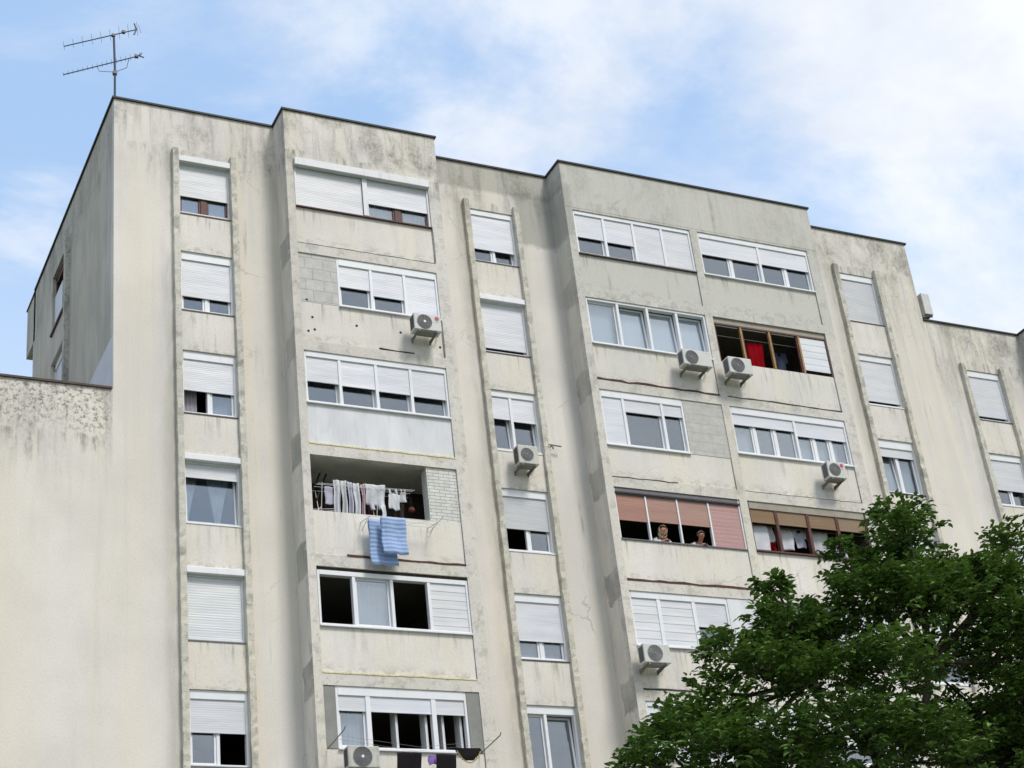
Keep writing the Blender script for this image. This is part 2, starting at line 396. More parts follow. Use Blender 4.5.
LOW = 21.85; RLOW = 27.45
XA, XB0, XB1, XD0, XD1, XE1, XF1 = 0., 4.14, 8.34, 12.06, 20.24, 24.35, 27.96
NB = 9                                              # storeys built
def sill_c(k): return 27.0 - H * k
def lint_c(k): return 28.68 - H * k
def sill_b(k): return 27.22 - H * k
def lint_b(k): return 28.62 - H * k
def slab_b(k): return 26.12 - H * k                 # top of the floor edge under storey k
FIN = {'A': (1.60, 2.92), 'C': (9.53, 10.85), 'E': (21.50, 22.82), 'F': (25.44, 26.76)}
zb = lint_c(NB - 1) - 1.68
hole = lambda n, t: (FIN[n][0], FIN[n][1], zb, t)
wall_holes((-9, XA, XB0 + .2), (0, LOW, TOP), [hole('A', lint_c(0)), (-9.1, XA, LOW, 40)], 0, .22).build('front_wall', M['wall'], bld)
wall_holes((XB1 - .2, XD0 + .2), (0, TOP), [hole('C', lint_c(0))], 0, .22).build('front_wall', M['wall'], bld)
wall_holes((XD1 - .2, XE1, XF1 + .2), (0, RLOW, TOP), [hole('E', lint_c(0)), hole('F', lint_c(1)), (XE1, 40, RLOW, 40)], 0, .22).build('front_wall', M['wall'], bld)
# end wall of the tall part, above the low wing
SW = [(5.0, 6.95, 27.25, 29.1), (5.0, 6.95, 24.47, 26.32)]
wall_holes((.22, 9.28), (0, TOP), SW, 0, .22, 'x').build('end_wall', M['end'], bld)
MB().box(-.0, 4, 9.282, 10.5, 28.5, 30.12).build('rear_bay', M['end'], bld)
MB().box(-.03, 4.03, 9.31, 10.53, 30.12, 30.17).build('coping', M['coping'], bld)
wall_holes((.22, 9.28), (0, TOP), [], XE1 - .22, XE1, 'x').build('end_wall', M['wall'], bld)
# roofs
MB().box(.2, XE1 - .2, .2, 9.3, 29.75, 29.9).build('roof', M['roofing'], bld)
MB().box(-9, 0, .2, 9.3, 21.4, 21.55).build('roof', M['roofing'], bld)
MB().box(XE1, 33, .2, 9.3, 27.0, 27.15).build('roof', M['roofing'], bld)
MB().box(-9, 33, 9.3, 9.5, 0, 27.0).build('rear_wall', M['wall'], bld)
MB().box(0, XE1, 9.32, 9.52, 27.0, TOP).build('rear_wall', M['wall'], bld)

# protruding bays
def bay(x0, x1, cols, top, skip=0):
    holes = [(c0, c1, slab_b(k), lint_b(k)) for k in range(skip, NB) for c0, c1 in cols]
    wall_holes((x0, x1), (0, top), holes, YB, YB + .2).build('bay_front', M['rough'], bld)
    MB().box(x0, x0 + .2, YB + .2, .22 if False else 0, 0, top).build('bay_side', M['wall'], bld)
    MB().box(x1 - .2, x1, YB + .2, 0, 0, top).build('bay_side', M['wall'], bld)
    b = MB(); b.box(x0 + .2, x1 - .2, YB + .2, .3, top - .42, top - .27); b.build('bay_roof', M['roofing'], bld)
    # smoother top field above the uppermost windows, rendered a touch proud
    for c0, c1 in cols:
        for k in range(skip, NB):
            MB().box(c0 + .012, c1 - .012, YB + .035, YB + .16, slab_b(k) + .015, sill_b(k) - (.19 if (round(c0, 1), k) == (12.3, 2) else 0)).build('parapet', PANMAT.get((round(c0, 1), k), M['panel']), bld)
PANMAT = {(4.3, 2): M['white_panel']}
bay(XB0, XB1, [(4.34, 8.02)], TOP)
bay(XD0, XD1, [(12.28, 15.96), (16.20, 19.90)], TOP)
bay(XF1, 32.2, [(28.2, 31.9)], RLOW, 1)
MB().box(XB0 + .01, XB1 - .01, YB - .004, YB + .0, 28.66, TOP - .06).build('bay_head', M['wall'], bld)
MB().box(XD0 + .01, XD1 - .01, YB - .004, YB + .0, 28.69, TOP - .06).build('bay_head', M['wall'], bld)
# copings
def cop(x0, x1, y0, y1, z, m='coping'): MB().box(x0, x1, y0, y1, z - .025, z + .025).build('coping', M[m], bld)
cop(-.05, XB0 - .05, -.05, .3, TOP); cop(-.05, .28, .3, 9.33, TOP)
cop(XB0 - .05, XB0 + .28, YB + .28, .3, TOP); cop(XB0 - .05, XB1 + .05, YB - .05, YB + .28, TOP)
cop(XB1 - .2, XD0 - .05, -.05, .3, TOP)
cop(XD0 - .05, XD0 + .28, YB + .28, .3, TOP); cop(XD0 - .05, XD1 + .05, YB - .05, YB + .28, TOP)
cop(XD1 - .2, XE1 + .06, -.05, .3, TOP); cop(XE1 - .25, XE1 + .06, .3, 9.3, TOP)
cop(-9, -.03, -.05, .3, LOW, 'coping_brown')
cop(XE1 + .0, XF1 - .05, -.05, .3, RLOW); cop(XF1 - .05, XF1 + .28, YB + .28, .3, RLOW); cop(XF1 - .05, 32.3, YB - .05, YB + .28, RLOW)

# ribs beside the window columns, and the spandrels between them
def rib(x0, x1, top, y0=-.13, y1=.02, jit=.012):
    rnd = random.Random(int(x0 * 100)); b = MB(); zs = [0.0]; 
    while zs[-1] < top - .2: zs.append(zs[-1] + rnd.uniform(.10, .2))
    zs[-1] = top - .04
    vs = []
    for z in zs:
        q = lambda: rnd.uniform(-1, 1) * jit if rnd.random() > .25 else rnd.uniform(.5, 2) * jit * 1.4
        vs += [(x0, y1, z), (x0 + abs(q()) * .6, y0 + abs(q()), z), (x1 - abs(q()) * .6, y0 + abs(q()), z), (x1, y1, z)]
    vs += [(x0 + .01, y1, top), (x0 + .03, y0 + .05, top), (x1 - .03, y0 + .05, top), (x1 - .01, y1, top)]
    n = len(zs) + 1; fs = []
    for i in range(n - 1):
        for j in range(3): fs.append((i * 4 + j, i * 4 + j + 1, i * 4 + 5 + j, i * 4 + 4 + j))
        fs.append((i * 4 + 3, i * 4, i * 4 + 4, i * 4 + 7))
    fs.append(tuple((n - 1) * 4 + j for j in range(4)))
    b.add(vs, fs); return b
for nme, (c0, c1) in FIN.items():
    t = 28.92 if nme != 'F' else 26.08
    rib(c0 - .16, c0, t).build('rib', M['fin'], bld); rib(c1, c1 + .16, t).build('rib', M['fin'], bld)
    k0 = 0 if nme != 'F' else 1
    for k in range(k0, NB - 1):
        MB().box(c0 + .004, c1 - .004, -.012, .2, lint_c(k + 1), sill_c(k)).build('spandrel', M['panel'], bld)
b = rib(0, 1, 10)
# rib and shallow bits on the end wall
eb = MB(); eb.box(-.14, .0, 4.72, 4.92, LOW - .3, 29.15); eb.build('rib', M['fin'], bld)
# pale patch painted over the end wall just above the low roof
tp = MB(); tp.add([(-.006, .01, 21.4), (-.006, 4.71, 21.4), (-.006, 4.71, 23.22), (-.006, .01, 23.3)], [(0, 1, 2, 3)]); tp.build('paint_patch', M['pale_patch'], bld, solid=.006)
# end-wall windows
for i, (y0, y1, z0, z1) in enumerate(SW):
    w = MB()
    for a, c, d_, e in ((y0, y0 + .06, z0, z1), (y1 - .06, y1, z0, z1), (y0, y1, z0, z0 + .07), (y0, y1, z1 - .2, z1)): w.box(.10, .2, a, c, d_, e)
    w = w.build('window', M['brown'] if i == 0 else M['pvc'], bld)
    if i == 1: MB().box(.13, .16, y0 + .06, y1 - .06, z0 + .07, z1 - .2).build('roller_shutter', M['sh_white'], w)
    MB().box(-.06, .2, y0, y1, z0 - .06, z0).build('sill', M['sill_brown'] if i == 0 else M['pvc'], w)
    if i == 0:
        MB().box(.06, .09, y0 + .95, y1 - .03, z0 + .03, z0 + 1.2).build('shutter_leaf', M['sh_warm'], w)

# rooms behind the windows
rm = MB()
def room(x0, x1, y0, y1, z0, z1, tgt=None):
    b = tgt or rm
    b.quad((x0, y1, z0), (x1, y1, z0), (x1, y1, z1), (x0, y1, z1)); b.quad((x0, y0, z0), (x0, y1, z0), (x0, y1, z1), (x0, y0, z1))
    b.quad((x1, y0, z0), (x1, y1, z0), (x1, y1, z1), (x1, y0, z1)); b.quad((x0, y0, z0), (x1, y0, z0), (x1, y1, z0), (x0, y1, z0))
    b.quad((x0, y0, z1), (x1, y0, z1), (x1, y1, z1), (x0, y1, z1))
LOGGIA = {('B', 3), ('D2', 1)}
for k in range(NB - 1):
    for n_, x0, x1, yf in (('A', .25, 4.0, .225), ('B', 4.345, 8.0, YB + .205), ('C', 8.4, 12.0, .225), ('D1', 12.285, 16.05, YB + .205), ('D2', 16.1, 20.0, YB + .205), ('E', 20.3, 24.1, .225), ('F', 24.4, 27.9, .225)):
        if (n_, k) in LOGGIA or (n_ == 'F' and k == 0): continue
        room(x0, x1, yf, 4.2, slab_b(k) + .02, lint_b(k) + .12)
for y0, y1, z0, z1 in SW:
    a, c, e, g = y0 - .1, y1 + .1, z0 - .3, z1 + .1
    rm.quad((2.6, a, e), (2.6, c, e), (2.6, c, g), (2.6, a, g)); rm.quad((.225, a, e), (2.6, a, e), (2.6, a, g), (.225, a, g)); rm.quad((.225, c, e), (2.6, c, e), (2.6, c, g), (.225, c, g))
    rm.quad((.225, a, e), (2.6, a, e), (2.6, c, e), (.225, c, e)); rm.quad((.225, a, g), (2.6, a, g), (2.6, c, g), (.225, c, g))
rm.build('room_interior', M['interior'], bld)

# ------------------------------------------------------------------ windows
def window(x0, x1, z0, z1, yf, cols, fr='pvc', sh='sh_white', head=.16, box=None, jw=.055, mw=.075, bot=.06, sill='pvc', label=None, deep=.15, glass='glass', sash='pvc', headmat=None, sillout=.05, tilt=3.2, pw=.07):
    """cols: (right edge, shutter bottom or None, what fills the rest)"""
    y0, y1 = yf + .012, yf + deep
    w = MB(); w.box(x0, x0 + jw, y0, y1, z0, z1); w.box(x1 - jw, x1, y0, y1, z0, z1)
    w.box(x0 + jw, x1 - jw, y0, y1 + .02, z0, z0 + bot)
    if headmat is None: w.box(x0 + jw, x1 - jw, y0 - .004, y1, z1 - head, z1)
    xs = [x0] + [c[0] for c in cols]
    for xm in xs[1:-1]: w.box(xm - mw / 2, xm + mw / 2, y0 + .003, y1, z0 + bot, z1 - head)
    o = w.build('window', M[fr], bld, bevel=.006)
    if label: o['label'] = label
    if headmat is not None: MB().box(x0 + jw, x1 - jw, y0 - .004, y1, z1 - head, z1).build('shutter_box', M[headmat], o)
    if box:
        bo, bh, bm_ = box
        MB().box(x0 - .01, x1 + .01, yf - bo, yf + .03, z1 - bh, z1 + .02).build('shutter_box', M[bm_], o, bevel=.012)
    if sill: MB().box(x0 - .0, x1 + .0, yf - sillout, yf + .02, z0 - .026, z0 + .004).build('sill', M[sill], o)
    for i, (xr, sz, kind, *opt) in enumerate(cols):
        a = (xs[i] + (jw if i == 0 else mw / 2)); c = xr - (jw if i == len(cols) - 1 else mw / 2)
        shm = opt[0] if opt and opt[0] else sh
        zt = z1 - head; zl = z0 + bot
        if sz is not None:
            s = MB(); z = zt + .02; p, dp = (.21, .007) if shm == 'sh_wide' else (.05, .002)
            while z > sz + .001:
                zn = max(sz, z - p)
                s.quad((a, y0 + .03, z), (c, y0 + .03, z), (c, y0 + .03 - dp, zn), (a, y0 + .03 - dp, zn))
                s.quad((a, y0 + .03 - dp, zn), (c, y0 + .03 - dp, zn), (c, y0 + .03, zn), (a, y0 + .03, zn)); z = zn
            s.quad((a, y0 + .042, zt), (c, y0 + .042, zt), (c, y0 + .042, sz), (a, y0 + .042, sz))
            s.box(a, c, y0 + .018, y0 + .046, sz - .025, sz)
            s.build('roller_shutter', M[shm], o)
        if kind == 'none': continue
        kinds = {'two': ('glass', 'glass'), 'three': ('glass', 'glass', 'glass')}.get(kind, kind)
        if isinstance(kinds, str): kinds = (kinds,)
        if len(kinds) > 1:
            b = MB()
            for q in range(1, len(kinds)):
                xm = a + (c - a) * q / len(kinds); b.box(xm - pw / 2, xm + pw / 2, y0 + .055, y1, zl, zt)
            b.build('mullion', M[sash], o)
        if True:
            nn = len(kinds)
            for q in range(nn):
                kind = kinds[q]
                if kind == 'open': continue
                pa, pc = a + (c - a) * q / nn, a + (c - a) * (q + 1) / nn
                pa += .004 + (pw / 2 if q else 0); pc -= .004 + (pw / 2 if q < nn - 1 else 0)
                sw = .05
                f = MB(); yy = 0.
                L = zt - zl
                f.box(pa, pa + sw, -.03, .03, 0, L); f.box(pc - sw, pc, -.03, .03, 0, L); f.box(pa + sw, pc - sw, -.03, .03, 0, sw); f.box(pa + sw, pc - sw, -.03, .03, L - sw, L)
                so = f.build('sash', M[sash], o, bevel=.005)
                g = MB().box(pa + sw, pc - sw, -.006, .006, sw, L - sw).build('pane', M[glass], o)
                for ob in (so, g):
                    ob.location = (0, y1 - .035, zl)
                    if kind == 'tilt': ob.rotation_euler = (-math.radians(tilt), 0, 0); ob.location[1] += .035
    return o

def label_of(s): return s
C0, C1 = FIN['A']
yc = .022
# --- column A
window(C0, C1, sill_c(0), lint_c(0), yc, [(C1, 27.58, 'two')], 'pvc_grey', 'sh_warm', .18, (.11, .15, 'pvc_grey'), pw=.15, bot=.08, sill='brown', sash='brown', glass='glass_b', label='brown framed window with its white shutter two thirds down')
window(C0, C1, sill_c(1), lint_c(1), yc, [(C1, 24.67, 'two')], head=.22, headmat='pvc', sill='sill_brown')
window(C0, C1, sill_c(2), lint_c(2), yc, [(C1, 22.1, ('open', 'glass'))], head=.22, sill='sill_brown')
window(C0, C1, sill_c(3), lint_c(3), yc, [(C1, 19.84, 'tilt')], 'pvc_grey', 'sh_warm', head=.18, box=(.11, .13, 'pvc'), sill='pvc', tilt=3)
window(C0, C1, sill_c(4), lint_c(4), yc, [(C1, 15.97, 'none', 'sh_slat')], 'pvc_grey', 'sh_slat', head=.18, box=(.11, .13, 'pvc'), sill='greybar', label='window fully closed by a white slatted shutter')
window(C0, C1, sill_c(5), lint_c(5), yc, [(C1, 13.87, ('glass', 'open'))], head=.2, sill='greybar')
# --- column C
C0, C1 = FIN['C']
window(C0, C1, sill_c(0), lint_c(0), yc, [(C1, 27.45, ('glass', 'tilt'))], head=.17, sill='sill_brown')
window(C0, C1, sill_c(1), lint_c(1), yc, [(C1, 24.40, 'glass')], head=.16, box=(.11, .13, 'pvc'), sill='sill_brown')
window(C0, C1, sill_c(2) - .05, lint_c(2), yc, [(10.12, 22.33, 'tilt'), (C1, 22.30, 'tilt')], head=.18)
window(C0, C1, sill_c(3), lint_c(3), yc, [(C1, 19.3, ('open', 'glass'))], 'pvc', 'sh_grey', head=.2)
window(C0, C1, sill_c(4), lint_c(4), yc, [(C1, 16.40, 'two')], head=.2, sill='sill_brown')
window(C0, C1, sill_c(5), lint_c(5), yc, [(10.05, None, 'glass'), (C1, None, 'tilt')], head=.2)
# --- column E
C0, C1 = FIN['E']
window(C0, C1, sill_c(0), lint_c(0), yc, [(C1, 27.07, 'none', 'sh_grey')], head=.2, sill='sill_brown')
window(C0, C1, sill_c(1), lint_c(1), yc, [(C1, 24.40, 'glass')], head=.2, sill='pvc')
window(C0, C1, sill_c(2), lint_c(2), yc, [(C1, 22.62, ('tilt', 'glass'))], head=.25, sill='sill_brown')
window(C0, C1, sill_c(3), lint_c(3), yc, [(C1, 19.6, 'two')], head=.2)
window(C0, C1, sill_c(4), lint_c(4), yc, [(C1, 16.5, 'glass')], head=.2)
C0, C1 = FIN['F']
window(C0, C1, sill_c(1), lint_c(1), yc, [(C1, 24.40, 'glass')], head=.2, sill='greybar')
window(C0, C1, sill_c(2), lint_c(2), yc, [(C1, 21.98, ('glass', 'tilt'))], head=.2)
window(C0, C1, sill_c(3), lint_c(3), yc, [(C1, 19.6, 'two')], head=.2)
# --- bay B
yb = YB + .02
window(4.36, 8.02, sill_b(0), lint_b(0), yb, [(6.24, 27.30, 'none'), (8.02, 27.70, 'two')], 'pvc_grey', 'sh_white', .12, (.12, .2, 'pvc_grey'), mw=.12, pw=.16, bot=.05, sill='brown', sash='brown', glass='glass_b', label='wide window with a closed white shutter at left and two small panes at right in brown frames')
MB().box(6.18, 6.31, yb - .012, yb + .05, 27.27, 28.5).build('shutter_rail', M['pvc_grey'], bld)
MB().box(4.345, 5.325, YB + .03, YB + .17, sill_b(1) + .002, lint_b(1) - .002).build('block_infill', M['block'], bld)
window(5.33, 8.02, sill_b(1), lint_b(1), yb, [(6.22, 25.05, 'glass'), (7.12, 24.92, 'glass'), (8.02, 24.5, 'none')], head=.2)
window(4.34, 8.02, sill_b(2), lint_b(2), yb, [(5.23, 22.27, 'tilt'), (6.16, 22.25, 'tilt'), (7.06, 22.22, 'tilt'), (8.02, 22.2, 'tilt')], head=.15, tilt=2)
window(4.36, 8.02, sill_b(4), lint_b(4) - .08, yb, [(5.22, None, 'open'), (6.13, None, 'glass'), (7.04, None, 'open'), (8.02, 16.17, 'none', 'sh_wide')], head=.11, glass='glass_b')
MB().box(4.345, 8.015, yb + .03, yb + .12, lint_b(4) - .078, lint_b(4) - .004).build('lintel_board_or_gap', M['darkgap'], bld)  # dark strip standing in for the shade of the gap above the frame
for a, c in ((4.345, 4.615), (7.705, 8.015)):
    MB().box(a, c, YB + .02, YB + .16, sill_b(5) + .003, lint_b(5) - .003).build('cement_panel', M['grey_panel'], bld)
w6 = window(4.62, 7.70, sill_b(5), lint_b(5), yb, [(5.36, 14.2, 'glass'), (6.90, 14.2, 'open'), (7.70, 14.2, 'open')], head=.2, mw=.11)
for xq, ang in ((6.02, 0), (6.72, 0), (7.12, 0), (7.55, 0)):
    f = MB(); f.box(xq, xq + .055, yb + .16, yb + .45, 13.40, 14.48); f.build('sash', M['pvc_grey'], w6)
# --- bay D, left half
window(12.28, 15.96, sill_b(0), lint_b(0), yb, [(13.20, 27.80, 'glass'), (14.12, 27.78, 'glass'), (15.03, 27.33, 'glass'), (15.96, 27.33, 'glass')], head=.12, sill='sill_brown')
wd1 = window(12.28, 15.96, sill_b(1), lint_b(1), yb, [(13.23, None, 'glass'), (14.14, None, 'tilt'), (15.05, None, 'tilt'), (15.96, None, 'tilt')], head=.07, glass='glass_b')
for a, c in ((12.4, 13.15), (13.35, 14.05), (14.2, 15.0), (15.12, 15.85)):
    MB().box(a, c, yb + .26, yb + .27, 24.48, 25.75).build('blind', M['blind'], wd1)
window(12.28, 14.75, sill_b(2) - .19, lint_b(2), yb, [(12.95, 21.53, 'none', 'sh_white'), (14.10, 22.52, 'glass'), (14.75, 22.55, 'glass')], head=.2)
MB().box(14.755, 15.955, YB + .025, YB + .17, sill_b(2) - .188, lint_b(2) - .002).build('block_infill', M['block2'], bld)
window(12.28, 15.96, sill_b(3), lint_b(3), yb, [(13.17, 19.42, 'open', 'sh_pink_shaded'), (14.08, 19.45, 'open', 'sh_pink_shaded'), (15.0, 19.45, 'open', 'sh_pink_shaded'), (15.96, 18.93, 'none')], 'pvc', 'sh_pink', .18, jw=.045, mw=.045, bot=.012, sill='greybar', headmat='greybar', label='wide window with four pink shutters, the right one fully closed', deep=.10, sillout=.02)
MB().box(12.31, 15.95, yb - .02, yb + .01, 20.12, 20.16).build('shutter_rail', M['coping'], bld)
window(12.28, 15.05, sill_b(4), lint_b(4), yb, [(13.08, 16.16, 'none', 'sh_wide'), (14.07, 16.16, 'none', 'sh_wide'), (15.05, 16.72, 'glass')], head=.17, mw=.10)
MB().box(15.055, 15.955, YB + .02, YB + .16, sill_b(4) + .003, lint_b(4) - .003).build('white_infill', M['white_panel'], bld)
window(12.28, 15.96, sill_b(5), lint_b(5), yb, [(13.3, 13.4, 'none', 'sh_wide'), (14.6, 13.9, 'glass'), (15.96, 13.9, 'glass')], head=.12)
# --- bay D, right half
window(16.20, 19.90, sill_b(0), lint_b(0), yb, [(18.19, 27.93, 'two'), (19.90, 27.93, 'two')], head=.16, sill='pvc')
window(16.20, 19.90, sill_b(2), lint_b(2), yb, [(18.21, 22.56, 'three'), (19.90, 22.44, 'three')], head=.2, glass='glass_b')
w = window(16.20, 19.90, sill_b(3), lint_b(3), yb, [(17.04, 19.72, 'open'), (18.02, 19.72, 'open'), (18.95, 19.72, 'open'), (19.90, 19.72, 'open')], 'brown', 'sh_tan', .2, jw=.05, mw=.09, bot=.05, sill='brown', headmat='dull_board', label='wide brown framed window with tan shutters and washing inside')
window(16.20, 19.90, sill_b(4), lint_b(4), yb, [(17.4, 16.6, 'glass'), (18.6, 16.6, 'glass'), (19.9, 16.6, 'glass')], head=.2, headmat='greybar')
window(16.20, 19.90, sill_b(5), lint_b(5), yb, [(17.4, 13.8, 'glass'), (18.6, 13.8, 'glass'), (19.9, 13.8, 'glass')], head=.2)
# timber-framed loggia with three open bays and a closed white leaf
lw = MB(); z0, z1 = sill_b(1), lint_b(1)
lw.box(16.21, 19.89, yb + .01, yb + .08, z1 - .22, z1 - .17)
lw.box(16.21, 16.25, yb + .01, yb + .08, z0, z1 - .22); lw.box(19.85, 19.89, yb + .01, yb + .08, z0, z1 - .22)
lw = lw.build('window', M['brown'], bld); lw['label'] = 'timber framed loggia opening with three open bays'
MB().box(16.21, 19.89, yb + .03, yb + .13, z1 - .165, z1 - .003).build('lintel_board_or_gap', M['dull_board'], lw)
for xp in (17.06, 17.99, 18.96): MB().box(xp - .028, xp + .028, yb + .005, yb + .085, z0, z1 - .22).build('post', M['gold'], lw, bevel=.004)
for xp in (17.11, 18.04, 18.90): MB().box(xp - .016, xp + .02, yb + .03, yb + .09, z0, z1 - .22).build('post', M['brown'], lw, bevel=.004)
s = MB(); zz = z1 - .23
while zz > z0 + .2:
    s.quad((19.0, yb + .03, zz), (19.84, yb + .03, zz), (19.84, yb + .024, zz - .21), (19.0, yb + .024, zz - .21)); s.quad((19.0, yb + .024, zz - .21), (19.84, yb + .024, zz - .21), (19.84, yb + .03, zz - .21), (19.0, yb + .03, zz - .21)); zz -= .21
s.build('shutter_leaf', M['sh_wide'], lw)
for xa, xb_ in ((16.3, 17.0), (17.15, 17.92), (18.1, 18.85)): MB().box(xa, xb_, yb + .05, yb + .07, z1 - .245, z1 - .222).build('rail', M['wire'], lw)
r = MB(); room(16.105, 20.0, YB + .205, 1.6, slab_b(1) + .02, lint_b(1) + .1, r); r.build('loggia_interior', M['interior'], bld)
# loggia of bay B with the brick return
lg = MB(); zf, zc = slab_b(3) + .02, lint_b(3) + .05
x0, x1, y0, y1 = 4.345, 8.0, YB + .205, .75
lg.quad((x0, y0, zc), (x1, y0, zc), (x1, y1, zc), (x0, y1, zc)); lg.quad((x0, y0, zf), (x0, y1, zf), (x0, y1, zc), (x0, y0, zc)); lg.quad((x1, y0, zf), (x1, y1, zf), (x1, y1, zc), (x1, y0, zc)); lg.quad((x0, y0, zf), (x1, y0, zf), (x1, y1, zf), (x0, y1, zf))
lg.build('loggia_ceiling', M['loggia'], bld)
MB().box(x0, x1, .752, .8, zf, zc).build('loggia_back_wall', M['loggia_dark'], bld)
MB().box(7.24, 8.015, YB + .04, YB + .34, sill_b(3) - .0, lint_b(3) - .003).build('brick_infill', M['brick'], bld)
dw = MB()
for a, c, e, g in ((5.2, 5.26, zf, zf + 2.1), (6.3, 6.36, zf, zf + 2.1), (5.2, 6.36, zf + 2.1, zf + 2.16)): dw.box(a, c, .70, .75, e, g)
dw.build('door_frame', M['brown'], bld)

# joint strips under the parapet panels
def strip(x0, x1, z, m, name, h=.035, wav=.008, out=.012):
    rnd = random.Random(int(x0 * 31 + z * 7)); b = MB(); n = max(4, int((x1 - x0) / .22)); vs = []
    for i in range(n + 1):
        x = x0 + (x1 - x0) * i / n; a = rnd.uniform(-wav, wav); c = h * rnd.uniform(.6, 1.15)
        vs += [(x, YB - out, z + a), (x, YB - out, z + a + c), (x, YB + .06, z + a + c), (x, YB + .06, z + a)]
    fs = [(4 * i + j, 4 * i + (j + 1) % 4, 4 * i + 4 + (j + 1) % 4, 4 * i + 4 + j) for i in range(n) for j in range(4)] + [(0, 1, 2, 3), tuple(4 * n + j for j in range(4))]
    b.add(vs, fs); b.build(name, M[m], bld)
strip(4.34, 8.02, slab_b(2) - .005, 'foam', 'foam_seal', .04)
strip(4.34, 8.02, slab_b(4) - .005, 'foam', 'foam_seal', .035)
strip(5.1, 8.02, slab_b(3) - .01, 'rust', 'rusty_flashing', .05)
strip(4.34, 8.02, slab_b(0) - .005, 'darkgap', 'joint_seal', .014, .006, .004)
strip(6.3, 7.2, slab_b(1) + .02, 'darkgap', 'joint_seal', .035, .02, .004)
strip(12.28, 15.96, slab_b(1) - .01, 'rust', 'rusty_flashing', .055, .015)
strip(12.28, 15.96, slab_b(3) - .02, 'rust', 'rusty_flashing', .055)
strip(12.28, 14.2, slab_b(2) - .01, 'darkgap', 'joint_seal', .03, .01, .006)
strip(12.28, 15.9, slab_b(4) - .01, 'darkgap', 'joint_seal', .04, .01)
strip(16.2, 19.9, slab_b(1) - .01, 'darkgap', 'joint_seal', .035, .015, .008)
strip(16.2, 19.9, slab_b(2) - .01, 'darkgap', 'joint_seal', .012, .01, .004)
# bolt holes left in the render under the second window of the narrow bay
for x, z in ((4.62, 24.02), (5.75, 23.95), (6.9, 23.93), (4.5, 23.62), (4.66, 23.68), (7.95, 24.22), (7.93, 23.66), (7.96, 23.34), (4.5, 24.5)):
    b = MB(); b.disc((x, z), .032, YB + .028, YB + .04, 10); b.build('bolt_hole', M['darkgap'], bld)
# downpipes / cables along the right side of the narrow bay's panels
for k in (0, 1):
    MB().tube([(8.03, YB - .01, sill_b(k)), (8.035, YB - .012, slab_b(k) + .5), (8.03, YB - .01, slab_b(k) + .03)], .008, 6).build('cable', M['steel'], bld)

MB().tube([(10.98, -.15, 21.62), (11.32, -.15, 21.60)], .02, 6).build('pipe_stub', M['steel'], bld)
MB().tube([(11.08, -.03, 21.62), (11.08, -.15, 21.62), (11.08, -.16, 21.50)], .022, 6).build('pipe_stub', M['steel'], bld)
# ------------------------------------------------------------------ air conditioners
def air_con(x0, x1, zb_, h, ywall, label, shell='ac_white', badge=None, hub=False, fan=.38, grille='ac_dark', rz=0, brk=True, out=.20, dpt=.30, fr=None, vent=True):
    wdt = x1 - x0
    t = thing('air_conditioner', label, 'air conditioner', ((x0 + x1) / 2, ywall, zb_), rz, 'air conditioner units hung on the facade')
    yb_, yf_ = -out, -out - dpt
    MB().box(-wdt / 2, wdt / 2, yf_, yb_, 0, h).build('casing', M[shell], t, bevel=.018)
    cx = -wdt / 2 + wdt * fan; r = fr or min(h * .42, wdt * .31)
    g = MB(); g.disc((cx, h * .5), r, yf_ - .004, yf_ + .002, 32); g.build('fan', M[grille], t)
    w_ = MB()
    for q in range(1, 9): w_.ring((cx, h * .5), r * q / 8 - .004, r * q / 8 + .004, yf_ - .014, yf_ - .006, 28)
    for q in range(12):
        a = q * PI / 6; ca, sa = math.cos(a), math.sin(a)
        w_.tube([(cx + ca * .03, yf_ - .012, h * .5 + sa * .03), (cx + ca * r, yf_ - .012, h * .5 + sa * r)], .004, 4)
    w_.build('fan_guard', M['ac_wire'], t)
    hb = MB(); hb.disc((cx, h * .5), .032 if hub else .022, yf_ - .022, yf_ - .006, 16); hb.build('fan_hub', M['pvc'] if hub else M['ac_wire'], t)
    sv = MB()
    for q in range(7): sv.box(-wdt / 2 - .006, -wdt / 2 + .002, yf_ + .04 + q * .03, yf_ + .056 + q * .03, .05, h - .05)
    if vent: sv.build('side_vent', M['ac_dark'], t)
    if badge:
        bb = MB(); bb.disc((wdt / 2 - .11, h * .78), .055, yf_ - .008, yf_ + .001, 24); bo = bb.build('badge', M['red_badge'], t)
        if badge == 'round':
            a = MB(); a.ring((wdt / 2 - .11, h * .78), .034, .041, yf_ - .011, yf_ - .007, 20); a.box(wdt / 2 - .118, wdt / 2 - .112, yf_ - .011, yf_ - .007, h * .78 - .02, h * .78 + .02); a.build('badge_mark', M['c_pink'], bo)
        lb = MB(); lb.box(wdt / 2 - .15, wdt / 2 - .07, yf_ - .004, yf_ + .001, h * .56, h * .585); lb.build('lettering', M['grey_badge'], t)
    if brk:
        for sx in (-.33, .33):
            x = sx * wdt
            b = MB(); b.box(x - .022, x + .022, yf_ + .0, -.0, -.045, -.004); b.box(x - .02, x + .02, -.03, 0, -.12, -.045)
            b.add([(x + q, yy, zz) for q in (-.005, .005) for yy, zz in ((yf_ + .06, -.045), (-.02, -.045), (-.02, -.115))], [(0, 1, 2), (5, 4, 3), (0, 3, 4, 1), (1, 4, 5, 2), (2, 5, 3, 0)]); b.build('bracket', M['steel'], t)
    if brk: MB().box(-wdt * .34, wdt * .34, yf_ + .03, yb_ - .02, -.028, -.002).build('drip_tray', M['steel'], t)
    MB().tube([(wdt / 2 - .02, yb_ + .05, h * .3), (wdt / 2 + .06, yb_ + .06, h * .24), (wdt / 2 + .09, -.03, h * .3), (wdt / 2 + .09, .0, h * .5)], .018, 6).build('pipe', M['pvc_grey'], t)
    return t
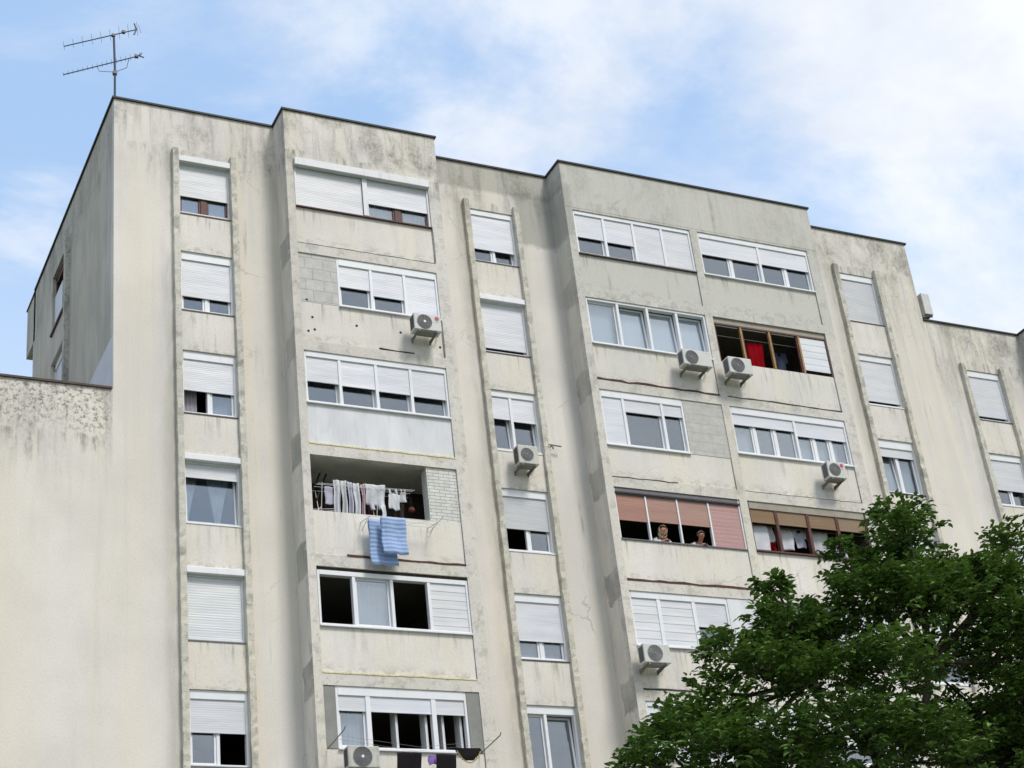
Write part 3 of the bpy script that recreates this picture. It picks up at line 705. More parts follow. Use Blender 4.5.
air_con(7.05, 7.77, 23.77, .46, YB, 'white air conditioner with white fan hub and round red badge, below a closed white shutter', badge='round', hub=True)
air_con(14.68, 15.56, 23.86, .46, YB, 'widest white air conditioner, under the four pane white window and left of the concrete pillar', fan=.30)
air_con(16.08, 16.81, 23.80, .49, YB, 'white air conditioner at the lower left corner of the timber loggia opening')
air_con(9.90, 10.45, 20.82, .51, 0, 'dingy grey air conditioner under a narrow window in a column of single windows', 'ac_dirty', fan=.43, out=.2, fr=.17)
air_con(18.60, 19.17, 20.97, .48, YB, 'small white air conditioner with red badge, above the washing behind tan shutters', badge='round')
air_con(12.14, 12.85, 15.48, .47, YB, 'air conditioner with plain grey fan, under white slatted shutters at a bay corner', grille='ac_wire', fan=.42)
air_con(4.62, 5.33, 12.76, .47, YB, 'air conditioner with white hub at the bottom edge, beside the black washing', 'ac_dirty', hub=True, fan=.45, fr=.21)
t = air_con(24.0, 24.42, 27.72, .74, 0, 'pale air conditioner on the end wall above the lower roof, against the sky', 'ac_white', rz=PI / 2, vent=False)
t.location = (XE1, .235, 27.72)

# ------------------------------------------------------------------ antenna
an = thing('roof_antenna', 'twin boom television antenna on a mast at the roof corner', 'antenna', (.12, .4, 30.15))
MB().tube([(0, 0, -.2), (0, 0, 1.3), (-.03, 0, 2.36)], .03, 8).build('mast', M['mast'], an)
def boom(zl, zr, xl, xr, el, n, nm):
    b = MB(); b.tube([(xl, 0, zl), (xr, 0, zr)], .015, 6); bo = b.build('boom', M['mast'], an)
    e = MB()
    for i in range(n):
        f = i / (n - 1); x = xl + (xr - xl) * f; z = zl + (zr - zl) * f; L = el * (.75 + .5 * f)
        dx, dy = .30, .95
        e.tube([(x - dx * L, -dy * L, z + .02), (x + dx * L, dy * L, z + .02)], .005, 4)
    e.build('elements', M['mast'], bo); return bo
zA0, zA1 = 31.79 - 30.15, 32.80 - 30.15
b1 = boom(1.68, 2.72, -1.30, .58, .22, 9, 'a')
b2 = boom(.77, 1.86, -1.30, .64, .10, 17, 'b')
r_ = MB()
for s_ in (-1, 1):
    r_.tube([(.56, 0, 2.71), (.50 + .03 * s_, .1 * s_, 2.71 + s_ * .27)], .02, 5)
    r_.tube([(.56, .2 * s_, 2.71), (.60, .3 * s_, 2.71 + s_ * .34)], .006, 4)
r_.build('reflector', M['mast'], b1)
r_ = MB()
for s_ in (-1, 1): r_.tube([(.63, 0, 1.86), (.72, .1 * s_, 1.86 + s_ * .15 + .03)], .018, 5)
r_.build('reflector', M['mast'], b2)
for x, z, p in ((.22, 2.54, b1), (.56, 1.82, b2), (-.04, 2.36, b1)): MB().box(x - .045, x + .045, -.04, .04, z - .035, z + .035).build('junction_box', M['mast'], p)
MB().tube([(-.45, 0, 1.24), (-.40, 0, 1.10), (0, 0, 1.17), (.30, 0, 1.38), (.36, 0, 1.68)], .009, 5).build('stay', M['mast'], b2)
MB().box(-.05, .05, -.05, .05, 1.09, 1.19).build('clamp', M['mast'], an)

# ------------------------------------------------------------------ washing
def cloth(name, label, cat, mat, x0, x1, zt, zbm, y, outline=None, waves=3, amp=.03, group=None, tilt=0, taper=0, seed=0, sag=.0, hem=0, solid=.006, top_y=None):
    """hanging cloth: grid u across, v down, with gathered folds; outline(u, v) drops cells"""
    rnd = random.Random(seed + int(x0 * 997)); nu, nv = 16, 14
    ph = rnd.uniform(0, 6); ph2 = rnd.uniform(0, 6); cx = (x0 + x1) / 2; hh = zt - zbm
    me = MB(); idx = {}
    def pt(i, j):
        u, v = i / nu, j / nv
        w = (x1 - x0) * (1 - taper * v)
        x = cx + (u - .5) * w + tilt * v + .012 * math.sin(7 * v + ph)
        yy = y + amp * (.25 + .75 * v) * math.sin(waves * 2 * PI * u + ph + .8 * v) + amp * .5 * math.sin(5 * v + ph2 + 3 * u)
        z = zt - hh * v - sag * math.sin(PI * u) * (1 - v) + .02 * v * math.sin(waves * 3 * u + ph2) + rnd.uniform(-.003, .003)
        return (x, yy, z)
    vs = []; 
    for j in range(nv + 1):
        for i in range(nu + 1): idx[i, j] = len(vs); vs.append(pt(i, j))
    fs = [(idx[i, j], idx[i + 1, j], idx[i + 1, j + 1], idx[i, j + 1]) for j in range(nv) for i in range(nu) if outline is None or outline((i + .5) / nu, (j + .5) / nv)]
    me.add(vs, fs)
    o = me.build(name, mat, None, smooth=True, solid=solid)
    bm = bmesh.new(); bm.from_mesh(o.data); bmesh.ops.delete(bm, geom=[v for v in bm.verts if not v.link_faces], context='VERTS'); bm.to_mesh(o.data); bm.free()
    return tag(o, label, cat, group)
def shirt(u, v):                                   # hung by the shoulders: sleeves at the sides, open neck
    if v < .12 and .38 < u < .62: return False
    if v > .42 and (u < .17 or u > .83): return False
    return True
def vest(u, v):
    if v < .2 and .3 < u < .7: return False
    if v < .3 and (u < .12 or u > .88): return False
    return True
def trousers(u, v): return not (v > .3 and .46 < u < .56)
G1 = 'washing drying in the open loggia'
yl = -.50
cloth('towel', 'greyish lilac cloth folded at the left end of the drying rack', 'laundry', M['c_lilac'], 4.78, 4.99, 19.66, 19.22, yl + .05, None, 1, .02, G1)
for i, (xa, xb2, zt, zb2, mt, lb) in enumerate((
    (4.99, 5.14, 19.84, 18.92, 'c_white', 'first of the narrow white cloths, next to the lilac cloth on the drying rack'),
    (5.16, 5.31, 19.82, 18.92, 'c_white2', 'second narrow white cloth from the left, bulging at its middle'),
    (5.325, 5.465, 19.80, 18.92, 'c_lilac', 'bluish white narrow cloth, third from the left among the strips'),
    (5.475, 5.62, 19.80, 18.92, 'c_white', 'narrow white cloth hanging just left of the pink one'),
    (5.66, 5.76, 19.78, 18.92, 'c_pink', 'narrow pink and white cloth hanging beside the wide white shirt'))):
    cloth('drying_cloth', lb, 'laundry', M[mt], xa, xb2, zt, zb2, yl, None, 1.4, .05, G1, seed=i, taper=.15 * (i % 3 - 1))
cloth('shirt', 'wide white shirt in the middle of the washing, above the blue towels', 'laundry', M['c_white'], 5.76, 6.27, 19.82, 19.16, yl, lambda u, v: not (v > .75 and (u < .2 or .45 < u < .6)), 2, .05, G1, taper=.12, sag=.03)
cloth('undershirt', 'small white vest with open neckline right of the wide shirt', 'laundry', M['c_white'], 6.34, 6.62, 19.75, 19.22, yl + .02, vest, 2, .02, G1)
cloth('undershirt', 'smallest white garment at the right end of the drying line', 'laundry', M['c_white2'], 6.64, 6.80, 19.76, 19.44, yl + .02, vest, 1, .02, G1)
cloth('trousers', 'dark trousers hanging in shade below the smallest white garment', 'laundry', M['c_dark'], 6.55, 6.82, 19.5, 18.9, yl + .25, trousers, 2, .02, G1)
cloth('drying_cloth', 'thin white cloth end dangling right above the blue towels', 'laundry', M['c_white'], 6.08, 6.20, 19.22, 18.86, yl - .12, None, 1, .02, G1, taper=.3)
rk = thing('drying_rack', 'white wire folding drying rack inside the open loggia', 'drying rack', (5.5, -.45, zf))
b = MB()
for yy in (-.22, -.08, .06, .2): b.tube([(-.95, yy, 1.88 - abs(yy) * .3), (1.45, yy, 1.94 - abs(yy) * .3)], .006, 5)
b.build('rails', M['wire'], rk)
for xx in (-.86, .5):
    b = MB(); b.tube([(xx, -.24, 1.84), (xx + .02, .24, 0)], .009, 6); b.tube([(xx, .24, 1.84), (xx + .02, -.24, 0)], .009, 6); b.build('leg', M['wire'], rk)
b = MB()
for q in range(4): b.tube([(-1.15 + .02 * q, -.12, .98 + q * .07), (-.55, -.12, 1.1 + q * .05)], .006, 5)
b.tube([(-1.18, -.12, .95), (-.86, -.12, 1.28)], .008, 5); b.build('side_wing', M['wire'], rk)
rk2 = thing('balcony_clothes_airer', 'white wire airer sticking out over the loggia parapet', 'drying rack', (6.3, YB, 18.73))
b = MB()
for yy, zz in ((-.2, -.16), (-.31, -.13), (-.42, -.10)): b.tube([(-.85, yy, zz), (1.02, yy, zz + .02)], .006, 5)
b.build('rails', M['wire'], rk2)
for xx in (-.82, .84):
    b = MB(); b.tube([(xx, .05, -.06), (xx + .05, -.48, -.13)], .011, 6); b.tube([(xx, -.02, -.3), (xx + .03, -.3, -.14)], .008, 5); b.build('arm', M['wire'], rk2)
b = MB(); b.tube([(.25, -.2, -.12), (1.0, -.42, .0)], .007, 5); b.tube([(.84, -.02, -.2), (1.12, -.35, .12)], .008, 5); b.build('strut', M['wire'], rk2)
def towel(label, x0, x1, y, zt, zf_, zb_, seed):
    """terry towel folded over a rail: front drop zf_, back drop zb_"""
    rnd = random.Random(seed); nu = 16; prof = []
    n1 = 14
    for i in range(n1 + 1): prof.append((y - .018 - .02 * math.sin(i * .5 + seed), zf_ + (zt - zf_) * i / n1))
    for i in range(1, 6): a = PI * i / 6; prof.append((y - .018 * math.cos(a), zt + .014 * math.sin(a)))
    for i in range(n1 + 1): prof.append((y + .022 + .01 * math.sin(i * .6), zt - (zt - zb_) * i / n1))
    vs = []
    for j, (yy, zz) in enumerate(prof):
        for i in range(nu + 1):
            u = i / nu
            vs.append((x0 + (x1 - x0) * u + .008 * math.sin(j * .7 + seed), yy + .014 * math.sin(u * 9 + seed + j * .12), zz + .008 * math.sin(u * 14 + seed)))
    fs = [(j * (nu + 1) + i, j * (nu + 1) + i + 1, (j + 1) * (nu + 1) + i + 1, (j + 1) * (nu + 1) + i) for j in range(len(prof) - 1) for i in range(nu)]
    b = MB(); b.add(vs, fs); o = b.build('bath_towel', M['towel'], None, smooth=True, solid=.008)
    return tag(o, label, 'towel', 'blue towels over the loggia parapet')
towel('front blue waffle towel on the airer, higher and further right', 5.80, 6.40, YB - .40, 18.63, 17.73, 17.95, 1)
towel('rear blue waffle towel on the airer, hanging lower and further left', 5.57, 6.22, YB - .21, 18.64, 17.52, 17.7, 2)
# round reddish pot and a pole in the shade of the loggia
pt = thing('hanging_pot', 'round reddish brown pot hanging in the shade beside the brick return', 'pot', (6.95, -.38, 19.22)); pt.scale = (.7, .7, .7)
b = MB(); prof = [(.02, 0), (.08, .02), (.115, .07), (.12, .11), (.10, .16), (.085, .18), (.1, .2)]
n = 18; vs = [(r0 * math.cos(2 * PI * k / n), r0 * math.sin(2 * PI * k / n), z) for r0, z in prof for k in range(n)]
b.add(vs, [(i * n + k, i * n + (k + 1) % n, (i + 1) * n + (k + 1) % n, (i + 1) * n + k) for i in range(len(prof) - 1) for k in range(n)] + [tuple(range(n))]); b.build('bowl', M['clay'], pt, smooth=True)
b = MB()
for k in range(3): a = 2 * PI * k / 3; b.tube([(.095 * math.cos(a), .095 * math.sin(a), .19), (0, 0, .62)], .004, 4)
b.tube([(0, 0, .62), (0, 0, 1.1)], .004, 4); b.build('cord', M['c_dark'], pt)
for i, dx in enumerate((0, .16)):
    b = MB(); b.tube([(4.45 + dx, -.35, 19.35), (4.9 + dx, .1, 20.28)], .022, 6); tag(b.build('wooden_pole', M['c_dark'], None), ('left one of two dark poles leaning under the loggia ceiling', 'right one of two dark poles leaning under the loggia ceiling')[i], 'pole', 'poles leaning in the loggia')
# red cloth and dark clothes in the timber loggia
cloth('red_cloth', 'bright red cloth hanging in the timber framed loggia', 'laundry', M['c_red'], 17.36, 17.9, 25.36, 24.3, YB + .30, None, 3, .035, None)
cloth('jacket', 'dark jacket hanging in shade right of the red cloth', 'laundry', M['c_navy'], 18.35, 18.78, 25.3, 24.5, YB + .5, shirt, 2, .03, None)
MB().tube([(16.25, YB + .30, 25.44), (19.9, YB + .30, 25.43)], .006, 5).build('clothes_line', M['wire'], None)
tag(bpy.data.objects['clothes_line'], 'thin line carrying the red cloth in the timber loggia', 'clothes line')
# washing behind the tan shutters
G2 = 'washing behind the tan shutters'
yd = YB + .3
cloth('sheet', 'white sheet filling the left bay under the tan shutters', 'laundry', M['c_white'], 16.28, 16.82, 19.72, 18.8, yd - .08, None, 1, .02, G2)
cloth('drying_cloth', 'small white cloth above a red one, left of the brown post', 'laundry', M['c_white'], 16.88, 17.05, 19.72, 19.3, yd, None, 1, .02, G2)
cloth('red_cloth', 'small red cloth beside the brown post under the tan shutters', 'laundry', M['c_red'], 16.86, 17.06, 19.3, 19.1, yd + .01, None, 1, .02, G2)
cloth('towel', 'white towel just right of the brown post under the tan shutters', 'laundry', M['c_white'], 17.18, 17.62, 19.72, 19.1, yd, None, 1, .03, G2)
cloth('shirt', 'lilac white shirt right of the white towel, under the tan shutters', 'laundry', M['c_lilac'], 17.62, 18.1, 19.72, 19.2, yd + .02, shirt, 2, .03, G2)
cloth('sheet', 'off white sheet in the third bay, near the tree top', 'laundry', M['c_white2'], 18.2, 18.75, 19.72, 18.9, yd, None, 2, .03, G2)
cloth('drying_cloth', 'pale blue cloth half hidden by the tree top', 'laundry', M['c_cyan'], 18.86, 19.25, 19.4, 18.85, yd, None, 2, .03, G2)
cloth('red_cloth', 'red cloth low behind the tree top, by the pale blue cloth', 'laundry', M['c_red'], 18.9, 19.12, 19.05, 18.8, yd - .06, None, 1, .02, G2)
MB().tube([(16.25, yd, 19.74), (19.88, yd, 19.72)], .006, 5).build('clothes_line', M['wire'], None)
tag(bpy.data.objects['clothes_line.001'], 'thin line under the tan shutters carrying white washing', 'clothes line')
# clothes line on two rods at the bottom of the narrow bay
rd = thing('clothes_line_bracket', 'two dark rods with a line below the bottom window, carrying black washing', 'clothes line', (6.2, YB, 13.2))
for xa, xb2 in ((4.36 - 6.2, 4.42 - 6.2), (7.9 - 6.2, 8.0 - 6.2)):
    b = MB(); b.tube([(xa, .0, .1), (xb2 + .03, -.82, .26)], .014, 6); b.tube([(xb2 + .03, -.82, .26), (xb2 + .04, -.84, .32)], .012, 6); b.build('rod', M['steel'], rd)
b = MB()
for q, yy in enumerate((-.4, -.62)): b.tube([(-1.8, yy, .19), (0, yy, -.02 + .02 * q), (1.75, yy, .20)], .003, 4)
b.build('line', M['steel'], rd)
yk = YB - .62; G3 = 'black washing at the bottom edge'
cloth('black_garment', 'plain black garment, leftmost on the bottom line', 'laundry', M['c_black'], 5.66, 6.22, 13.07, 12.3, yk, None, 2, .03, G3)
cloth('purple_cloth', 'small purple cloth between black garments on the bottom line', 'laundry', M['c_purple'], 6.42, 6.62, 13.06, 12.85, yk + .1, None, 1, .02, G3)
cloth('black_garment', 'black garment with yellowish edge, middle of the bottom line', 'laundry', M['c_black'], 6.55, 7.02, 13.06, 12.3, yk, None, 2, .03, G3)
cap = cloth('black_garment', 'black cloth with a yellow lower edge, slung at the right end of the bottom line', 'laundry', M['c_black'], 7.02, 7.62, 13.22, 12.92, yk, lambda u, v: v < .35 + .9 * math.sin(PI * u) - .1, 1, .03, G3)
b = MB(); b.tube([(7.04 + .56 * i / 8, yk - .035, 13.14 - .26 * math.sin(PI * i / 8) ** .8) for i in range(9)], .014, 5); b.build('trim', M['c_olive'], cap)

# ------------------------------------------------------------------ curtains
def curtain(label, x0, x1, zt, zb_, y, x0b=None, x1b=None, waves=6, mat='net'):
    nu, nv = 36, 16; vs = []
    for j in range(nv + 1):
        v = j / nv; q = v ** .75
        a = x0 + ((x0b if x0b is not None else x0) - x0) * q; c = x1 + ((x1b if x1b is not None else x1) - x1) * q
        for i in range(nu + 1):
            u = i / nu; vs.append((a + (c - a) * u, y + .011 * math.sin(2 * PI * waves * u + v + .6 * math.sin(5 * u)), zt + (zb_ - zt) * v))
    b = MB(); b.add(vs, [(j * (nu + 1) + i, j * (nu + 1) + i + 1, (j + 1) * (nu + 1) + i + 1, (j + 1) * (nu + 1) + i) for j in range(nv) for i in range(nu)])
    return tag(b.build('curtain', M[mat], None, smooth=True, solid=.004), label, 'curtain', 'curtains seen through the windows')
curtain('left half of the tied back net curtain under a half open grey box shutter', 1.66, 2.05, 20.1, 18.72, .25, 1.66, 1.74)
curtain('right half of the tied back net curtain, gathered to a narrow tail', 2.12, 2.78, 20.1, 18.72, .25, 2.38, 2.48)
curtain('grey curtain bunched in the left open sash of the third window down', 1.66, 2.02, 22.9, 21.5, .27, waves=4, mat='c_grey')
curtain('net curtain behind the right pane of the third window down', 2.24, 2.84, 22.9, 21.5, .27)
curtain('net curtain behind both panes above the lowest window of the second column', 9.6, 10.78, 17.3, 15.95, .27)
curtain('net curtain behind the left pane of the bottom three part window', 4.7, 5.3, 14.6, 13.4, YB + .25)
curtain('net curtain behind the left panes of the six pane window', 16.3, 17.0, 22.9, 21.7, YB + .24)
curtain('net curtain behind the right panes of the six pane window', 18.3, 19.6, 22.9, 21.7, YB + .24)
curtain('net curtain in the tilted window beside the tree top, rightmost column but one', 21.56, 22.75, 22.9, 21.5, .27)
curtain('plain curtain behind the middle pane between two open dark bays', 5.25, 6.1, 17.2, 16.15, YB + .25, waves=8)
curtain('white curtain behind the left small pane of the top bay window', 6.32, 7.05, 28.4, 27.25, YB + .24, mat='c_white')
curtain('white curtain behind the right small pane of the top bay window', 7.2, 7.96, 28.4, 27.25, YB + .24, mat='c_white')
curtain('pale curtain in the brown framed window at the top left', 1.65, 2.88, 28.4, 27.0, .27, waves=8, mat='net')

# ------------------------------------------------------------------ people
def person(label, loc, skin, hair, top, longhair, lean=0., arms=.2, bare=False):
    t = thing('person', label, 'person', loc, 0)
    # one joint per vertex: (position, radius, parent)
    J = [((0, -.16, .86), .135, -1), ((0, -.26, 1.0), .125, 0), ((0, -.40, 1.13), .135, 1), ((0, -.50, 1.21), .075, 2), ((0, -.555, 1.265), .052, 3),
         ((0, -.60, 1.315), .070, 4), ((0, -.615, 1.375), .088, 5), ((0, -.60, 1.43), .074, 6)]
    def add(p, r, par): J.append((p, r, par)); return len(J) - 1
    for s in (-1, 1):
        sh = add((s * .155, -.44, 1.165), .062, 2); el = add((s * (.20 + arms * .25), -.52, 1.075), .043, sh)
        wr = add((s * (.20 + arms * .6), -.77, 1.075), .029, el) if arms > .15 else add((s * .07, -.655, 1.075), .029, el)
        wx = J[wr][0][0]; dx = s * .035 if arms > .15 else -s * .05
        pm = add((wx + dx, J[wr][0][1] - .06, 1.072), .034, wr)
        px, py = J[pm][0][0], J[pm][0][1]
        for q, (ox, L) in enumerate(((-.03, .06), (-.01, .072), (.01, .068), (.03, .052))):
            a = add((px + ox, py - L * .55, 1.072), .0095, pm); add((px + ox * 1.1, py - L, 1.062), .008, a)
        a = add((px - s * .045, py + .0, 1.068), .011, pm); add((px - s * .055, py - .035, 1.064), .009, a)
        hip = add((s * .095, -.13, .80), .095, 0); kn = add((s * .11, -.17, .46), .062, hip); an_ = add((s * .11, -.08, .07), .042, kn); add((s * .115, -.22, .03), .036, an_)
    me = bpy.data.meshes.new('body'); me.from_pydata([j[0] for j in J], [(i, j[2]) for i, j in enumerate(J) if j[2] >= 0], [])
    me.materials.append(skin); bo = link(bpy.data.objects.new('body', me), t)
    m = bo.modifiers.new('skin', 'SKIN'); m.use_smooth_shade = True
    for i, j in enumerate(J): me.skin_vertices[0].data[i].radius = (j[1], j[1]); me.skin_vertices[0].data[i].use_root = (i == 0)
    m2 = bo.modifiers.new('sub', 'SUBSURF'); m2.levels = 2; m2.render_levels = 2
    def ell(b, c, r, n=14, mlat=10, keep=None):
        vs = []; 
        for i in range(mlat + 1):
            th = PI * i / mlat
            for k in range(n): a = 2 * PI * k / n; vs.append((c[0] + r[0] * math.sin(th) * math.cos(a), c[1] + r[1] * math.sin(th) * math.sin(a), c[2] + r[2] * math.cos(th)))
        fs = []
        for i in range(mlat):
            for k in range(n):
                f = (i * n + k, i * n + (k + 1) % n, (i + 1) * n + (k + 1) % n, (i + 1) * n + k)
                ce = [sum(vs[q][d] for q in f) / 4 - c[d] for d in range(3)]
                if keep is None or keep(ce): fs.append(f)
        b.add(vs, fs)
    HC = (0, -.61, 1.375)
    # facial features
    b = MB(); b.add([(-.016, -.69, 1.385 - .03), (.016, -.69, 1.385 - .03), (0, -.725, 1.352), (0, -.692, 1.398)], [(0, 1, 2), (0, 2, 3), (1, 3, 2)]); b.build('nose', skin, t, smooth=True)
    for s in (-1, 1):
        b = MB(); ell(b, (s * .034, -.694, 1.392), (.012, .007, .007), 10, 6); b.build('eye', M['eye'], t)
        b = MB(); ell(b, (s * .088, -.605, 1.372), (.012, .022, .032), 8, 6); b.build('ear', skin, t, smooth=True)
    b = MB(); ell(b, (0, -.684, 1.325), (.024, .008, .007), 10, 6); b.build('mouth', M['lip'], t)
    b = MB()
    if longhair:
        ell(b, (0, -.595, 1.385), (.112, .115, .122), 18, 14, lambda c: c[1] > -.045 or c[2] > .07)
        ell(b, (0, -.555, 1.29), (.115, .075, .11), 16, 10, lambda c: c[1] > -.05)
    else:
        ell(b, (0, -.595, 1.40), (.098, .104, .096), 18, 14, lambda c: c[2] > .0 and (c[1] > -.06 or c[2] > .045))
    b.build('hair', hair, t, smooth=True, solid=.012)
    # top: sleeves and trunk as one skinned shell
    K = [((0, -.16, .84), .158, -1), ((0, -.26, 1.0), .147, 0), ((0, -.40, 1.13), .152, 1), ((0, -.475, 1.19), .098, 2)]
    for s in (-1, 1):
        K.append(((s * .16, -.44, 1.16), .077, 2)); i = len(K) - 1
        K.append(((s * (.20 + arms * .25), -.52, 1.08), .056, i))
        if not bare: K.append(((s * (.19 + arms * .55) if arms > .15 else s * .1, -.635, 1.082), .042, i + 1))
    me = bpy.data.meshes.new('shirt'); me.from_pydata([j[0] for j in K], [(i, j[2]) for i, j in enumerate(K) if j[2] >= 0], []); me.materials.append(top)
    so = link(bpy.data.objects.new('shirt', me), t); m = so.modifiers.new('skin', 'SKIN'); m.use_smooth_shade = True
    for i, j in enumerate(K): me.skin_vertices[0].data[i].radius = (j[1], j[1]); me.skin_vertices[0].data[i].use_root = (i == 0)
    so.modifiers.new('sub', 'SUBSURF').levels = 2
    return t
person('fair haired woman in a white top looking out under the pink shutters', (13.62, .0, 17.80), M['skin'], M['hair_f'], M['c_white'], True, arms=.1).scale = (1.05, 1.05, 1.07)
person('short haired man leaning on the sill beside the closed pink shutter', (14.70, -.04, 17.80), M['skin_r'], M['hair_b'], M['c_white2'], False, arms=.1).scale = (1.03, 1.03, 1.03)

# ------------------------------------------------------------------ tree
def tree():
    rnd = random.Random(11)
    base = Vector((9.75, -12.2, 0))
    t = thing('broadleaf_tree', 'dark green broadleaf tree standing in front of the right half of the block', 'tree', base)
    wood = MB(); tips = []
    trunk = [Vector((0, 0, -.1)), Vector((.05, .02, 2.5)), Vector((-.05, .05, 5.0)), Vector((.02, .0, 7.2))]
    wood.tube(trunk, [.26, .21, .18, .15], 10)
    # crown clumps: world x, z at the crown's depth, depth offset, radius
    cl = []
    shape = [(11.15, 14.05, .0, .62), (11.3, 13.35, .5, .85), (10.75, 13.5, -.6, .7), (11.9, 13.1, .3, .8), (10.25, 13.0, .3, .65), (9.65, 13.3, .0, .34), (9.65, 12.3, -.7, .75), (12.6, 12.9, -.2, .75), (13.3, 13.2, .5, .8), (14.1, 13.9, .2, .8), (14.5, 13.2, -.5, .9), (13.6, 12.4, 0, .9),
             (8.75, 12.0, .2, .6), (8.3, 12.55, .1, .3), (8.1, 12.55, .0, .3), (8.0, 11.7, -.3, .75), (8.6, 11.4, .6, .9), (9.4, 11.7, 0, .9), (10.4, 12.2, -.8, 1.0), (11.4, 12.2, -.5, 1.0), (12.5, 11.8, -.8, .95), (7.2, 11.4, .2, .6), (7.4, 10.9, -.4, .8), (6.6, 10.75, .1, .42), (8.2, 10.6, -.8, .9), (9.2, 10.7, -1.2, 1.0),
             (6.9, 10.1, .0, .7), (6.1, 10.15, .3, .55), (5.6, 9.85, .1, .5), (5.2, 9.5, -.1, .5), (4.95, 9.3, .2, .4), (6.3, 9.5, -.5, .75), (7.3, 9.5, -.9, .9), (8.3, 9.6, -1.3, 1.0), (5.7, 9.0, .2, .7), (6.8, 8.9, .3, .9), (8.0, 8.7, .4, 1.0), (9.5, 9.3, -1.5, 1.0), (13.4, 10.9, -.9, .9), (14.2, 11.6, .0, .9), (14.8, 10.6, .4, .9), (13.2, 9.8, -1.3, .9), (12.4, 9.2, -1.3, .9), (14.2, 9.4, -.8, .9), (11.3, 10.9, 1.6, .8), (10.5, 9.2, 1.4, .9), (11.6, 8.6, -1.2, .9), (9.0, 9.9, 1.7, .9), (7.6, 10.2, 1.4, .8), (12.6, 12.0, 1.6, .9), (9.6, 12.2, 1.5, .8), (14.6, 8.5, 0, .9), (13.4, 8.3, -.4, .9), (10.4, 8.2, -1.4, 1.0), (12.3, 10.6, -.6, .8), (12.9, 11.3, .3, .7), (13.6, 10.4, .5, .75), (12.0, 9.9, .6, .8), (13.0, 9.0, .8, .9), (14.6, 12.2, .6, .8), (15.2, 11.6, .2, .9), (15.3, 9.6, -.4, .9), (12.0, 11.3, -.8, .7), (14.0, 8.9, .6, .8), (13.0, 10.5, 1.2, .85), (13.9, 10.9, 1.0, .85), (12.7, 9.9, -.4, .7), (14.7, 11.1, 1.2, .9), (15.4, 10.5, .9, .9), (15.6, 12.6, .3, .9), (13.7, 9.7, 1.4, .8), (12.5, 10.9, 1.5, .7), (13.0, 13.0, .2, .55), (12.45, 13.2, .2, .45)]
    for x, z, dy, r in shape: cl.append((Vector((x - base.x, dy, z)), r * .97))
    for _ in range(14):
        a = rnd.uniform(0, 2 * PI); rr = rnd.uniform(1.5, 4.2)
        cl.append((Vector((rr * math.cos(a) * .95 + .2, 1.0 + abs(rr * math.sin(a)) * .8, rnd.uniform(8.0, 12.0 - rr * .35))), rnd.uniform(.6, .9)))
    # limbs: fork near the top of the trunk, arching to the clumps
    hubs = [Vector((-1.6, .1, 8.9)), Vector((-.5, -.3, 9.6)), Vector((.7, .3, 9.9)), Vector((1.9, -.2, 9.2)), Vector((2.9, .3, 9.9)), Vector((-.2, 1.2, 9.4)), Vector((-2.6, -.1, 8.5)), Vector((1.2, -.2, 11.3)), Vector((-1.2, .1, 10.9))]
    for h in hubs[:7]:
        mid = trunk[-1].lerp(h, .5) + Vector((rnd.uniform(-.1, .1), rnd.uniform(-.1, .1), -.12))
        wood.tube([trunk[-1] - Vector((0, 0, .25)), mid, h], [.10, .075, .055], 7)
    wood.tube([hubs[2], hubs[2].lerp(hubs[7], .5) + Vector((.12, 0, 0)), hubs[7]], [.075, .06, .05], 6)
    wood.tube([hubs[1], hubs[1].lerp(hubs[8], .5) + Vector((-.12, 0, 0)), hubs[8]], [.075, .06, .05], 6)
    V = []; F = []
    def leaf(p, d, size, roll):
        d = d.normalized(); up = Vector((0, 0, 1)); s = d.cross(up)
        if s.length < .05: s = Vector((1, 0, 0))
        s.normalize(); nn = s.cross(d); s = s * math.cos(roll) + nn * math.sin(roll); nn = s.cross(d)
        L, W = size, size * .52
        b = len(V)
        pr = [(0, 0, 0), (.22, .75, .10), (.55, .95, .06), (1, 0, -.14), (.55, -.95, .06), (.22, -.75, .10), (.5, 0, -.03)]
        for a, w, hgt in pr: V.append(p + d * (a * L) + s * (w * W * .5) + nn * (hgt * L))
        F.extend([(b, b + 6, b + 1), (b + 1, b + 6, b + 2), (b + 2, b + 6, b + 3), (b + 6, b + 4, b + 3), (b + 5, b + 4, b + 6), (b, b + 5, b + 6)])
